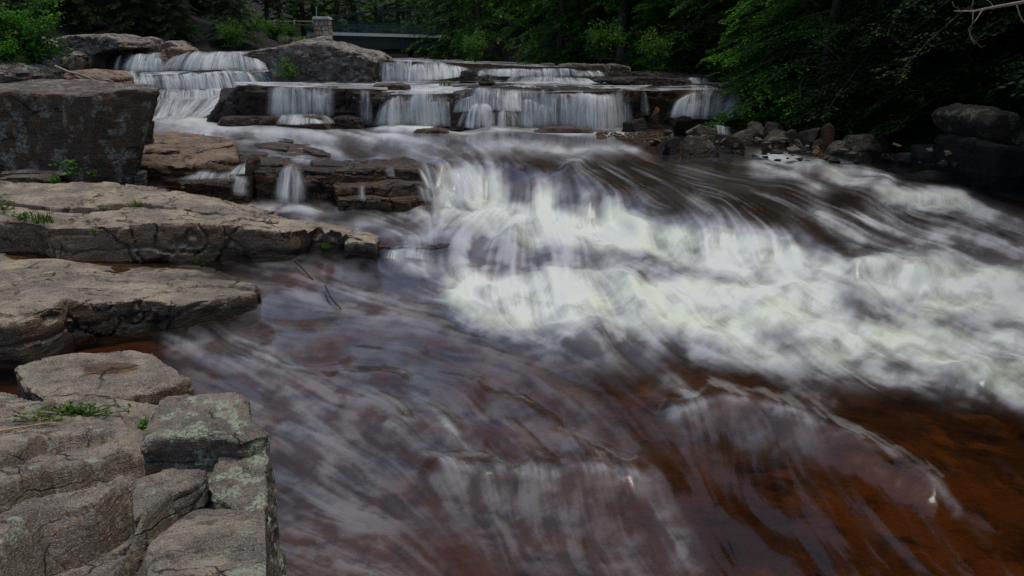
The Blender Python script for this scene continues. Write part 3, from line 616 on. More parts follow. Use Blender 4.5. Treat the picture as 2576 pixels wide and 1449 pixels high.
ca, sa = math.cos(.42), math.sin(.42)
al = Pf[:, 0]*ca+Pf[:, 1]*sa; ac = -Pf[:, 0]*sa+Pf[:, 1]*ca
h += .016*fbm(np.stack([al*2.2, ac*11, al*0], 1), 5, 60)+.022*fbm(Pf*1.6, 4, 61)+.008*fbm(Pf*14, 3, 62)
q = fbm(np.stack([al*1.3, ac*6, al*0+4], 1), 4, 64)*3; h += .02*(np.floor(q)+sstep(.8, 1, q-np.floor(q)))*.6
f1, f2, cid = worley(np.stack([al*1.2, ac*3.2, al*0], 1)+fbm(Pf*3, 3, 66)[:, None]*.2, 65); h -= .02*(1-sstep(0, .05, f2-f1))
Pf[:, 2] += h
nr, nc = FU.shape; Pg = Pf.reshape(nr, nc, 3)
def on_ledge(u, v, up=0.):
    uu, vv = project(Pf[:, 0], Pf[:, 1], Pf[:, 2]); k = np.argmin((uu-u)**2+(vv-v)**2); return Pf[k]+np.array([0, 0, up])
def skirt(line, out, n=26, bottom=-.35, seed=1):
    """a rough rock wall below an edge"""
    k = np.linspace(0, 1, n)[:, None, None]; base = line[None].repeat(n, 0).copy()
    base[:, :, 2] = line[None, :, 2]*(1-k[:, :, 0])+bottom*k[:, :, 0]
    Q = base.reshape(-1, 3); d = .05*fbm(Q*1.7, 4, seed)+.05*fbm(Q*np.array([1.5, 1.5, 8]), 4, seed+1)
    d *= np.repeat(sstep(0, .08, k[:, 0, 0]), len(line)); d += np.repeat(k[:, 0, 0], len(line))*.06
    Q[:, :2] += d[:, None]*np.asarray(out)[None, :2]; return base.reshape(n, len(line), 3)
wr = skirt(Pg[:, -1], (1, 0), seed=71); wf = skirt(Pg[0], (0, 1), seed=73)
Vall = [Pf, wr.reshape(-1, 3), wf.reshape(-1, 3)]; Fall = [grid_faces(nr, nc)[:, ::-1]]
off = len(Pf); Fall.append(grid_faces(*wr.shape[:2])+off); off += wr.shape[0]*wr.shape[1]; Fall.append(grid_faces(*wf.shape[:2])[:, ::-1]+off)
tag(mesh_obj('bedrock_ledge', np.concatenate(Vall), np.concatenate(Fall), M['fore'], sharp=40), 'layered tan bedrock with dark stepped seams filling the bottom left corner', 'rock')

S3 = [(385, 1030, 1.80), (398, 1002, 1.80), (430, 994, 1.81), (500, 988, 1.83), (590, 990, 1.82), (618, 1004, 1.80), (627, 1042, 1.77), (668, 1068, 1.74), (670, 1098, 1.72), (600, 1104, 1.76), (540, 1092, 1.78), (470, 1100, 1.78), (410, 1098, 1.78), (372, 1110, 1.76), (362, 1135, 1.72)]
slab('lichen_block', 'grey block spotted with pale green lichen on top of the near bedrock', S3, 1.28, M['block'], .014, 101, .04, amp=.022, freq=5, strata=.012, sfreq=14, cracks=.008, cfreq=(2.2, 2.2, 3), tilt=(.1, .15), smooth_it=3)
slab('lichen_block', 'broken lower corner block below the lichen block, overhanging the water', [(548, 1140, 1.66), (600, 1122, 1.67), (668, 1126, 1.66), (674, 1150, 1.63), (668, 1230, 1.60), (664, 1300, 1.58), (600, 1290, 1.57), (545, 1250, 1.60), (530, 1200, 1.62)], .2, M['block'], .016, 102, .03, amp=.03, freq=4, strata=.014, sfreq=12, cracks=.016, cfreq=(2, 2, 3), smooth_it=3)
slab('rock_wedge', 'small wedge of tan rock left of the broken corner block', [(345, 1203, 1.645), (430, 1180, 1.655), (520, 1185, 1.64), (500, 1215, 1.63), (440, 1243, 1.63), (385, 1270, 1.64), (335, 1312, 1.64), (330, 1260, 1.64)], 1.1, M['fore'], .014, 103, .0, amp=.018, freq=5, strata=.01, sfreq=14, cracks=.01, cfreq=(2, 2, 3), smooth_it=2)

# --- slabs of the left shore
SH = dict(amp=.03, freq=.9, strata=.035, sfreq=3.5, cracks=.07, cfreq=(.42, .5, .3), terrace=.045, cw=.03)
slab('rock_slab', 'low grey slab with a puddle, nearest to the foreground ledge', [(40, 918, .50), (100, 900, .55), (167, 886, .57), (247, 886, .57), (333, 877, .55), (393, 888, .54), (402, 903, .52), (437, 926, .51), (477, 956, .48), (474, 975, .42), (380, 988, .46), (300, 1000, .5), (150, 1018, .52), (60, 968, .50)], -.3, M['slab'], .025, 111, .02, amp=.03, freq=1.6, strata=.03, sfreq=7, cracks=.02, cfreq=(.9, .9, 1.2), terrace=.03)
slab('rock_slab', 'broad flat slab with rust stained front, second from the foreground', [(-260, 822, .62), (0, 816, .58), (43, 813, .58), (117, 782, .60), (163, 752, .62), (233, 760, .52), (300, 756, .50), (367, 748, .48), (410, 757, .45), (433, 766, .41), (500, 754, .38), (567, 747, .33), (640, 741, .24), (645, 728, .22), (617, 700, .13), (533, 674, .10), (420, 664, .12), (320, 662, .2), (267, 662, .24), (133, 652, .32), (0, 640, .38), (-260, 630, .45)], -.35, M['slab'], .034, 112, .0, **SH)
slab('rock_slab', 'long thick slab with a cracked vertical front above the brown pool', [(-260, 556, 1.0), (0, 556, .96), (78, 556, .95), (120, 571, .90), (187, 569, .90), (277, 571, .88), (407, 562, .86), (500, 561, .80), (567, 559, .75), (633, 572, .66), (717, 581, .57), (760, 572, .55), (800, 568, .52), (855, 579, .46), (890, 594, .42), (945, 611, .36), (948, 600, .36), (860, 566, .42), (780, 556, .47), (690, 551, .57), (533, 534, .82), (383, 518, .98), (143, 520, 1.0), (0, 500, 1.05), (-260, 480, 1.15)], -.3, M['slab'], .04, 113, -.005, **SH)
slab('rock_slab', 'upper bench of pale flat rock at the foot of the big dark boulder', [(-300, 488, 1.2), (0, 499, 1.13), (70, 508, 1.11), (143, 522, 1.07), (240, 520, 1.06), (310, 508, 1.07), (383, 516, 1.04), (450, 524, .95), (533, 535, .87), (600, 545, .75), (695, 556, .61), (712, 545, .55), (640, 520, .64), (560, 499, .84), (470, 484, 1.0), (400, 470, 1.09), (330, 462, 1.16), (150, 458, 1.22), (0, 454, 1.25), (-300, 450, 1.3)], .2, M['slab'], .04, 114, .0, **SH)
# the big dark boulder: body undercut on the right
yb = 14.7
tp = [at(-330, 236, y=yb), at(0, 231, y=yb), at(117, 236, y=yb-.1), at(233, 239, y=yb-.2), at(265, 230, y=yb-.05), at(300, 224, y=yb+.1), at(350, 226, y=yb+.1), at(398, 231, y=yb+.2), at(396, 224, y=yb+1.6), at(333, 212, y=yb+2.8), at(233, 200, y=yb+3.6), at(110, 196, y=yb+4.0), at(0, 210, y=yb+3.6), at(-330, 205, y=yb+4)]
bt = [at(-330, 480, y=yb), at(0, 478, y=yb), at(117, 478, y=yb-.05), at(233, 478, y=yb-.1), at(265, 478, y=yb), at(290, 478, y=yb+.05), at(310, 478, y=yb+.1), at(331, 476, y=yb+.2), at(338, 465, y=yb+1.6), at(300, 450, y=yb+2.8), at(233, 440, y=yb+3.6), at(110, 440, y=yb+4), at(0, 440, y=yb+3.6), at(-330, 440, y=yb+4)]
rock('boulder', 'huge dark square boulder with lichen spots at the left edge', np.array(tp), np.array(bt), M['boulder'], .05, 120, 1, cat='boulder', amp=.05, freq=1.1, strata=.03, sfreq=2.2, cracks=.03, cfreq=(.5, .5, .6), tilt=(.1, .3))
boulder('loose_slab', 'small pale flat stone wedged under the big dark boulder', [(3, 468), (3, 446), (40, 441), (95, 440), (128, 446), (140, 455), (120, 468)], 14.0, .6, M['bank'], .025, 121, .05, amp=.02, freq=3, strata=.02, sfreq=9, cracks=.01)
boulder('loose_slab', 'thin dark stone layer directly under the big boulder', [(2, 445), (5, 432), (60, 428), (150, 432), (175, 440), (140, 448)], 14.35, .6, M['boulder'], .025, 122, .05, amp=.02, freq=3, strata=.02, sfreq=9, cracks=.01)
boulder('loose_stone', 'small upright stone at the right foot of the big boulder', [(342, 462), (340, 440), (350, 430), (357, 434), (358, 462)], 14.9, .35, M['outcrop'], .02, 123, .1, amp=.02, freq=3, strata=.02, cracks=.01)
boulder('loose_slab', 'grey upright splinter behind the right edge of the big boulder', [(360, 340), (362, 318), (372, 303), (378, 305), (372, 332), (368, 345)], 17.6, .4, M['bank'], .025, 124, .2, amp=.02, freq=3, strata=.02, cracks=.01)

# --- ledges between the middle pool and the left shore
LD = dict(amp=.035, freq=1.4, strata=.05, sfreq=6, cracks=.04, cfreq=(.9, 1.0, 1.6), terrace=.06, tilt=(.12, .1))
slab('rock_ledge', 'orange stained ledge sloping into the pool right of the big boulder', [(375, 326, None, 21.6), (470, 334, None, 20.9), (567, 344, None, 20.2), (590, 362, None, 19.1), (560, 372, None, 18.6), (520, 384, None, 18.1), (440, 390, None, 17.8), (360, 384, None, 17.8), (330, 360, None, 19)], .5, M['orange'], .05, 131, **LD)
slab('rock_ledge', 'stacked brown layers under the orange stained ledge', [(352, 386, None, 17.4), (400, 388, None, 17.4), (455, 388, None, 17.4), (458, 410, None, 16.9), (452, 416, None, 16.7), (400, 418, None, 16.6), (356, 418, None, 16.6)], .35, M['orange'], .04, 132, amp=.03, freq=1.6, strata=.13, sfreq=7, cracks=.03, cfreq=(.9, 1, 2), terrace=.05, tilt=(.1, .1))
slab('rock_ledge', 'slanting wet brown ledge left of the upright shard', [(455, 385, None, 18.0), (520, 380, None, 18.3), (596, 368, None, 18.8), (598, 398, None, 17.8), (560, 402, None, 17.4), (500, 412, None, 17.1), (455, 416, None, 17.0)], .4, M['orange'], .045, 133, **LD)
slab('rock_ledge', 'lower wet step with a small fall running over it', [(448, 446, None, 16.5), (500, 440, None, 16.7), (590, 440, None, 16.8), (620, 444, None, 16.8), (620, 455, None, 16.3), (560, 460, None, 16.1), (452, 460, None, 16.0)], .1, M['wet'], .035, 134, **LD)
boulder('rock_shard', 'thin upright wet shard beside the small twin falls', [(622, 486), (624, 440), (627, 405), (631, 393), (636, 402), (635, 440), (630, 488)], 16.1, .8, M['wet'], .025, 135, .15, amp=.02, freq=2, strata=.02, cracks=.015)
slab('rock_ledge', 'rusty dark cube of rock between the two small left falls', [(634, 416, None, 17.2), (690, 414, None, 17.3), (712, 416, None, 17.2), (714, 428, None, 16.6), (700, 432, None, 16.4), (640, 430, None, 16.4)], .05, M['wet'], .035, 136, flare=.03, **LD)
slab('rock_ledge', 'broad wet plates breaking the pool surface above the small falls', [(596, 352, 1.09), (680, 352, 1.08), (760, 358, 1.08), (800, 372, 1.08), (850, 394, 1.09), (930, 398, 1.09), (1040, 402, 1.09), (1060, 416, 1.09), (960, 424, 1.09), (880, 427, 1.10), (820, 428, 1.10), (700, 424, 1.10), (640, 418, 1.11), (605, 398, 1.11)], .1, M['wet'], .035, 137, amp=.045, freq=1.1, strata=.05, sfreq=6, cracks=.035, cfreq=(.8, 1.3, 1.6), terrace=.055, tilt=(.1, .1))
slab('rock_ledge', 'dark blocky face right of the fan shaped small fall', [(770, 424, None, 17.0), (850, 420, None, 17.1), (850, 442, None, 16.4), (800, 446, None, 16.2), (766, 450, None, 16.0)], .0, M['wet'], .035, 138, flare=.03, **LD)
slab('rock_ledge', 'upper dark step of the ledge beside the main rapids', [(842, 424, None, 17.2), (960, 412, None, 17.6), (1060, 410, None, 17.5), (1095, 414, None, 17.2), (1090, 424, None, 16.7), (980, 424, None, 16.7), (900, 428, None, 16.6), (845, 430, None, 16.5)], .3, M['wet'], .04, 139, **LD)
slab('rock_ledge', 'middle dark step of the ledge beside the main rapids', [(840, 456, None, 16.5), (960, 446, None, 16.8), (1050, 448, None, 16.7), (1070, 456, None, 16.3), (1050, 464, None, 16.0), (930, 468, None, 15.9), (846, 470, None, 15.9)], .1, M['wet'], .035, 140, **LD)
slab('rock_ledge', 'lowest dark step of the ledge, standing in the side channel', [(850, 484, None, 16.2), (960, 478, None, 16.4), (1040, 478, None, 16.3), (1070, 490, None, 15.9), (1030, 498, None, 15.6), (930, 500, None, 15.5), (856, 500, None, 15.6)], -.1, M['wet'], .03, 141, **LD)
slab('rock_rubble', 'ragged broken brown rock along the side channel behind the long slab', [(400, 492, .86), (470, 494, .84), (560, 506, .72), (640, 518, .60), (700, 534, .50), (700, 552, .46), (600, 546, .55), (500, 535, .66), (420, 520, .76)], .1, M['orange'], .03, 142, amp=.05, freq=2.2, strata=.06, sfreq=8, cracks=.07, cfreq=(1.8, 1.8, 2.5), terrace=.05)
boulder('corner_block', 'squared block at the right tip of the long slab', [(868, 642), (872, 606), (884, 594), (915, 598), (946, 608), (950, 638), (930, 646)], 12.45, .8, M['slab'], .028, 143, .2, amp=.03, freq=2, strata=.03, cracks=.02)
slab('rock_ledge', 'low dark rim with little falls at the outlet of the side channel', [(950, 606, None, 13.1), (1040, 608, None, 13.2), (1120, 604, None, 13.3), (1190, 604, None, 13.2), (1195, 620, None, 12.75), (1110, 622, None, 12.65), (1030, 620, None, 12.65), (955, 618, None, 12.7)], -.4, M['wet'], .03, 144, flare=-.02, **LD)

for i, (lab, pts, z, mt) in enumerate([
 ('longest dark slit edged plate breaking the pool above the small falls', [(640, 362), (690, 357), (724, 364), (722, 376), (690, 374), (650, 370)], 1.17, 'wet'),
 ('dark plate beside the right edge of the orange stained ledge', [(596, 378), (630, 378), (674, 384), (672, 390), (600, 388)], 1.17, 'wet'),
 ('thin dark plate farthest out in the middle pool', [(692, 348), (715, 347), (738, 352), (736, 356), (700, 354)], 1.15, 'wet'),
 ('jagged plate in the pool behind the fan shaped small fall', [(764, 368), (790, 372), (832, 384), (830, 391), (800, 387), (766, 376)], 1.18, 'wet'),
 ('low plate at the pool lip behind the dark steps', [(864, 395), (900, 396), (926, 401), (922, 405), (866, 402)], 1.14, 'wet'),
 ('rough plate at the pool lip right of the notch', [(780, 404), (830, 400), (870, 408), (868, 416), (790, 414)], 1.16, 'wet'),
 ('wet plate at the pool lip left of the notch', [(640, 402), (690, 398), (712, 404), (708, 412), (645, 412)], 1.16, 'wet')]):
    slab('wet_plate', lab, [(u, v, z) for u, v in pts], .9, M[mt], .022, 700+i, amp=.02, freq=3, strata=.02, cracks=.02, terrace=.02, group='wet plates in the middle pool')
for i, (lab, pts, mt) in enumerate([
 ('thin orange layer crossing the top of the orange stained ledge', [(470, 352, 20.0), (530, 344, 20.2), (588, 350, 19.8), (592, 364, 19.2), (530, 366, 19.2), (474, 374, 18.7)], 'orange'),
 ('narrow slanting layer on the orange stained ledge', [(452, 378, 18.4), (520, 366, 18.9), (585, 356, 19.2), (584, 364, 18.8), (525, 378, 18.3), (458, 390, 17.9)], 'orange'),
 ('small stepped block at the left of the orange stained ledge', [(365, 366, 18.2), (400, 362, 18.4), (446, 366, 18.2), (448, 376, 17.9), (366, 380, 17.8)], 'orange')]):
    t3 = np.array([at(u, v, y=y) for u, v, y in pts]); b3 = t3.copy(); b3[:, 2] -= .25
    rock('rock_layer', lab, t3, b3, M[mt], .03, 720+i, 0, amp=.02, freq=2.5, strata=.03, sfreq=10, cracks=.02)
# --- the wall of the main falls
lip = [(520, 300, 28.6), (545, 262, 28.2), (565, 240, 27.9), (600, 214, 27.6), (690, 222, 27.5), (760, 224, 27.7), (832, 225, 27.6), (905, 229, 27.4), (960, 240, 27.3), (1020, 240, 27.4), (1100, 240, 27.5), (1145, 238, 27.8), (1165, 230, 27.6), (1260, 228, 27.7), (1370, 227, 27.6), (1460, 228, 27.7), (1575, 229, 27.5), (1610, 226, 28.1), (1700, 227, 28.2), (1860, 227, 28.2), (1990, 222, 28.0)]
tp = [at(u, v, y=y) for u, v, y in lip]; bt = [np.array([p[0], p[1]+.15, .5]) for p in tp]
back = [at(1990, 205, y=34), at(1500, 204, y=35), at(1000, 206, y=35), at(700, 208, y=33), at(560, 225, y=32)]
tp += back; bt += [np.array([p[0], p[1], .5]) for p in back]
rock('rock_wall', 'long dark wet rock wall behind the main curtain falls', np.array(tp), np.array(bt), M['wetblk'], .085, 150, 1, cat='rock', amp=.09, freq=.8, strata=.10, sfreq=2.6, cracks=.10, cfreq=(.45, .5, .9), terrace=.04)
for i, (lab, sil, y, dp, mt) in enumerate([
 ('flat dark rock shelf at the water left of the first curtain fall', [(540, 303), (560, 293), (640, 290), (700, 292), (700, 304)], 27.0, 1.4, 'wet'),
 ('rounded wet rock under the splash of the first curtain fall', [(690, 312), (700, 296), (760, 290), (820, 292), (845, 312)], 26.6, 1.2, 'wet'),
 ('low dark rock between the first curtain and the thin streams', [(826, 314), (835, 298), (870, 292), (905, 298), (915, 314)], 26.8, 1.0, 'wetblk'),
 ('brown rock dome awash in foam below the right main fall', [(1340, 332), (1370, 320), (1440, 318), (1490, 324), (1500, 334)], 25.6, 1.2, 'wet'),
 ('gravelly brown rock patch breaking the middle pool', [(1025, 332), (1045, 325), (1090, 322), (1125, 326), (1135, 332)], 24.6, .8, 'wet'),
 ('dark lump of rock on the upper shelf in mid stream', [(1205, 201), (1212, 192), (1230, 190), (1245, 200)], 30, .8, 'wetblk'),
 ('dark flat rock splitting the upper slide', [(1152, 190), (1160, 180), (1195, 176), (1205, 190)], 32, 1.0, 'wetblk'),
 ('broken dark plates at the head of the third main fall', [(1135, 246), (1140, 232), (1170, 226), (1200, 226), (1195, 240)], 27.3, 1.0, 'wetblk'),
 ('dark column of rock dividing the second and third main falls', [(1132, 318), (1134, 250), (1150, 236), (1165, 250), (1164, 318)], 27.0, .9, 'wetblk'),
 ('brown shelf rock with a grass tuft above the thin streams', [(930, 224), (940, 213), (1000, 210), (1030, 214), (1030, 226)], 29, 1.2, 'wet'),
 ('dark layered rock bar on the upper shelf at the right', [(1490, 205), (1500, 196), (1620, 192), (1740, 200), (1740, 212)], 30.5, 1.4, 'wetblk')]):
    boulder('stream_rock', lab, sil, y, dp, M[mt], .05, 160+i, .2, amp=.06, freq=1.2, strata=.06, cracks=.04, cfreq=(.8, .8, 1.2))

# --- upper left cascade and its rocks
def tier(label, pts, back_y, zbot, seed, mat='wetblk'):
    tp = [at(u, v, y=y) for u, v, y in pts]; bt = [np.array([p[0], p[1]-.1, zbot]) for p in tp]
    bk = [np.array([tp[-1][0]*1.03, back_y, tp[-1][2]]), np.array([tp[0][0]*1.03, back_y, tp[0][2]])]
    tp += bk; bt += [np.array([p[0], p[1], zbot]) for p in bk]
    rock('cascade_step', label, np.array(tp), np.array(bt), M[mat], .1, seed, 1, amp=.12, freq=.7, strata=.10, sfreq=2.4, cracks=.08, cfreq=(.5, .6, .9))
tier('top rock step of the upper left cascade', [(262, 150, 40.0), (300, 138, 39.6), (420, 136, 39.4), (480, 133, 39.2), (560, 136, 39.2), (650, 140, 39.3), (690, 150, 39.6)], 46, 1.0, 181)
tier('middle rock step of the upper left cascade', [(262, 188, 38.2), (330, 184, 38.0), (410, 188, 37.8), (430, 186, 37.6), (540, 183, 37.5), (670, 180, 37.5), (705, 196, 37.7)], 41, 1.0, 182)
tier('lowest rock step of the upper left cascade', [(330, 228, 36.2), (420, 228, 35.8), (500, 226, 35.6), (600, 226, 35.6), (650, 228, 36.0)], 39, .6, 183)
for i, (lab, sil, y, dp, mt) in enumerate([
 ('large pale rounded outcrop left of the upper cascade', [(150, 200), (158, 130), (175, 92), (215, 88), (280, 86), (320, 90), (345, 104), (350, 120), (300, 128), (268, 140), (262, 175), (255, 200)], 37.5, 4.0, 'outcrop'),
 ('pale block on the skyline above the upper cascade, beside the large outcrop', [(340, 124), (345, 98), (375, 95), (410, 98), (416, 122)], 42.5, 3.0, 'outcrop'),
 ('low grey rock on the skyline right of the pale block', [(415, 122), (420, 105), (440, 103), (465, 115), (480, 124)], 42.5, 2.5, 'outcrop'),
 ('brown rock splitting the top of the upper cascade', [(410, 156), (416, 126), (440, 118), (475, 120), (485, 128), (470, 146), (430, 154)], 38.6, 2.0, 'orange'),
 ('dark wet ledges at the left of the cascade head', [(258, 172), (262, 145), (285, 124), (330, 122), (350, 126), (320, 150), (310, 172)], 38.8, 2.2, 'wet'),
 ('flat tan rock under the dead branch at the left bank', [(160, 206), (175, 182), (215, 178), (262, 180), (290, 196), (292, 206)], 31.0, 3.0, 'orange'),
 ('sloping grey rock above the big boulder at the left edge', [(-60, 220), (-60, 150), (0, 154), (40, 164), (66, 178), (70, 196), (60, 220)], 22.0, 3.0, 'outcrop'),
 ('dark hollow rock below the large pale outcrop', [(160, 190), (165, 150), (200, 128), (215, 140), (218, 186)], 36.8, 2.0, 'boulder'),
 ('rust brown rock tip at the left edge of the cascade foot', [(262, 204), (268, 188), (285, 192), (293, 204)], 34.0, 1.4, 'orange'),
 ('grey rock shoulder behind the green sapling', [(-60, 130), (-60, 95), (40, 90), (120, 96), (165, 110), (170, 150), (60, 150)], 40.0, 4.0, 'outcrop')]):
    boulder('outcrop', lab, sil, y, dp, M[mt], .075, 190+i, .5, amp=.14, freq=.55, strata=.10, sfreq=2.0, cracks=.10, cfreq=(.4, .4, .6))
boulder('outcrop', 'massive mottled grey rock between the two upper falls, below the bridge', [(612, 140), (640, 127), (700, 120), (760, 109), (800, 105), (832, 105), (860, 112), (905, 126), (930, 128), (952, 134), (970, 146), (976, 156), (965, 180), (962, 208), (880, 212), (760, 212), (712, 212), (700, 190), (672, 158), (650, 145)], 33.0, 6.0, M['outcrop'], .075, 205, .4, amp=.16, freq=.5, strata=.10, sfreq=1.8, cracks=.12, cfreq=(.45, .45, .6))
for i, (lab, sil, y, dp) in enumerate([
 ('long flat pale rock at the right head of the upper falls', [(1400, 172), (1410, 163), (1460, 160), (1520, 160), (1528, 172), (1515, 186), (1440, 180)], 33.5, 2.2),
 ('smaller pale rock right of the long flat rock above the upper falls', [(1518, 186), (1528, 162), (1560, 162), (1584, 168), (1590, 186)], 33.0, 2.0),
 ('low dark stone at the tree foot above the upper falls', [(1350, 168), (1360, 161), (1395, 160), (1405, 168)], 36.0, 1.2)]):
    boulder('bank_rock', lab, sil, y, dp, M['bank'], .06, 210+i, .3, amp=.08, freq=.8, strata=.06, cracks=.05, cfreq=(.6, .6, .8))

tier('dark rock step carrying the upper falls right of the massive rock', [(950, 156, 33.9), (1050, 160, 33.6), (1170, 170, 33.5), (1230, 177, 33.5), (1400, 178, 33.5), (1600, 182, 33.4), (1800, 192, 33.0)], 40, 1.5, 184)
# --- boulders of the right bank
RB = [
 ('pale square faced block, largest of the right bank boulders', 'bank', [(1722, 400), (1725, 350), (1740, 344), (1800, 340), (1810, 372), (1822, 400)], 18.8, .9),
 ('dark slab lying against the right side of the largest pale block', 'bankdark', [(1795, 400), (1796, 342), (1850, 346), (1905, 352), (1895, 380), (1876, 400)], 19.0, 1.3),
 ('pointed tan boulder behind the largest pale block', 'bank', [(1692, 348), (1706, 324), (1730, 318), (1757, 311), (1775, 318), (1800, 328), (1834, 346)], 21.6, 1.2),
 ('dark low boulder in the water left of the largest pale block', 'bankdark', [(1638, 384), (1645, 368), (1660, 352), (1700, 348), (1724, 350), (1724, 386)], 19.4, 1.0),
 ('twin topped tan boulder behind the dark slab', 'bank', [(1840, 348), (1850, 330), (1862, 322), (1885, 318), (1905, 326), (1908, 348)], 21.2, .9),
 ('cracked olive block above the twin topped boulder', 'bank', [(1892, 344), (1886, 314), (1900, 306), (1935, 312), (1935, 344)], 22.2, 1.0),
 ('squared olive block under the shadow of the boughs', 'bank', [(1925, 330), (1928, 304), (1985, 306), (1990, 330)], 22.8, 1.0),
 ('tilted light grey boulder in the middle of the right bank pile', 'bank', [(1918, 352), (1930, 336), (1945, 322), (1968, 316), (1975, 330), (1970, 352)], 20.8, .8),
 ('small light grey boulder right of the tilted one', 'bank', [(1970, 352), (1978, 334), (1995, 326), (2006, 336), (2004, 352)], 20.7, .6),
 ('dark boulder with a pale lower corner', 'bank', [(2016, 350), (2018, 326), (2035, 320), (2062, 320), (2070, 336), (2064, 352)], 20.6, .9),
 ('rusty orange leaning boulder against the dark bank', 'rustrock', [(2072, 350), (2076, 326), (2092, 312), (2102, 310), (2106, 330), (2100, 352)], 20.2, .8),
 ('small brown cobble below the rusty boulder', 'rustrock', [(2048, 360), (2052, 347), (2068, 344), (2076, 352), (2072, 362)], 19.8, .4),
 ('small round tan cobble behind the slate grey block', 'bank', [(2004, 368), (2006, 354), (2018, 349), (2028, 356), (2026, 368)], 19.8, .4),
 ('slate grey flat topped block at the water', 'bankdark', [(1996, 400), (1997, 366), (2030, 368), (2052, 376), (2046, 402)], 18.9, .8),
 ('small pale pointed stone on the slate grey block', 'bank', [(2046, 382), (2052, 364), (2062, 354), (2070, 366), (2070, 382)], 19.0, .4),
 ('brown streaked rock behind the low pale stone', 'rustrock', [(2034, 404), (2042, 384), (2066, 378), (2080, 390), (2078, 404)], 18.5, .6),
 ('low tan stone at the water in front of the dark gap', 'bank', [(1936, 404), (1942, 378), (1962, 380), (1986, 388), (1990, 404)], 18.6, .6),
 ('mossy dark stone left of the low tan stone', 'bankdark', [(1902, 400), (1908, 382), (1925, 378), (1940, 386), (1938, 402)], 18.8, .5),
 ('narrow standing stone right of the low tan stone', 'bank', [(1988, 404), (1990, 380), (2000, 384), (2006, 402)], 18.6, .3),
 ('rounded olive boulder left of the layered shelf', 'bank', [(2078, 404), (2082, 376), (2098, 360), (2138, 358), (2152, 376), (2150, 404)], 18.5, 1.1),
 ('layered pale shelf of rock in the right bank', 'bank', [(2138, 382), (2140, 348), (2190, 339), (2240, 346), (2285, 360), (2275, 384)], 18.8, 1.2),
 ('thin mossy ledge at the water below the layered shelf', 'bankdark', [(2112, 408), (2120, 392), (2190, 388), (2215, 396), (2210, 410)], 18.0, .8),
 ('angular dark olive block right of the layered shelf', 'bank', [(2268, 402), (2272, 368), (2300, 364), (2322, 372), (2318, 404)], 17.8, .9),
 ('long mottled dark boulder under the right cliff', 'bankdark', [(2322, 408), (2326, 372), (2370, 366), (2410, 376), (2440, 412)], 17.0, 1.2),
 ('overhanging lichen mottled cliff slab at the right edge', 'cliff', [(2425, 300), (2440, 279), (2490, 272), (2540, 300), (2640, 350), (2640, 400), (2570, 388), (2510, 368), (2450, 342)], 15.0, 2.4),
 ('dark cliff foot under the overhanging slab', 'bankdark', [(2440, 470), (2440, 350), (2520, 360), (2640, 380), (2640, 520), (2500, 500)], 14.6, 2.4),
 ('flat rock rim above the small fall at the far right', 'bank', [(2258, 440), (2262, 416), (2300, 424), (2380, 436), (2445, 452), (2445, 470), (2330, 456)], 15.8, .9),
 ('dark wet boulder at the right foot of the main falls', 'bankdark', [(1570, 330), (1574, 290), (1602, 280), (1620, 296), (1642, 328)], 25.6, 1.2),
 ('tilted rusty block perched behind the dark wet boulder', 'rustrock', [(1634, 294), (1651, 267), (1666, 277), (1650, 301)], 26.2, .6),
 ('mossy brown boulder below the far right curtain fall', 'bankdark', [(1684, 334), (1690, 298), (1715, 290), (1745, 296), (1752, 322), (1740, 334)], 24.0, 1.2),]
for i, (lab, mt, sil, y, dp) in enumerate(RB):
    boulder('boulder', lab, sil, y, dp, M[mt], .04 if dp < 1.5 else .06, 300+i, .3, group='boulders of the right bank', cat='boulder', chisel=9 if dp < 1.5 else 0, amp=.045 if dp < 1.5 else .11, freq=1.3 if dp < 1.5 else .9, strata=.03, cracks=.03, cfreq=(.9, .9, 1.1))
# rubble between the boulders
def rubble(name, label, spots, mat, seed):
    r = np.random.default_rng(seed); V, F = [], []
    for u, v, z, rad in spots:
        c = at(u, v, z=z); bm = bmesh.new(); pts = unit_(r.normal(0, 1, (9, 3)))*rad*np.array([1, .8, .65])*r.uniform(.7, 1.2, (9, 1))
        vs_ = [bm.verts.new(p) for p in pts]; g = bmesh.ops.convex_hull(bm, input=vs_); bm.verts.index_update(); bm.verts.ensure_lookup_table()
        n0 = len(V); V += [np.array(w.co)+c for w in bm.verts]; bm.verts.index_update(); F += [[n0+w.index for w in f.verts] for f in bm.faces]; bm.free()
    return tag(mesh_obj(name, np.array(V), F, mat, smooth=False), label, 'rubble', kind='stuff')
def unit_(a): return a/np.linalg.norm(a, axis=1, keepdims=True)
sp = []
for k in range(60):
    u = rng.uniform(1640, 2470); v0 = np.interp(u, [1640, 1750, 1950, 2250, 2470], [366, 380, 398, 408, 440]); dv = rng.uniform(-48, 4)
    sp.append((u, v0+dv, 1.12+max(0, -dv)*.012, rng.uniform(.05, .2)))
rubble('rubble', 'small angular rubble packed between the right bank boulders', sp, M['bank'], 5)
sp = [(rng.uniform(455, 830), 0, 0, 0) for k in range(0)]
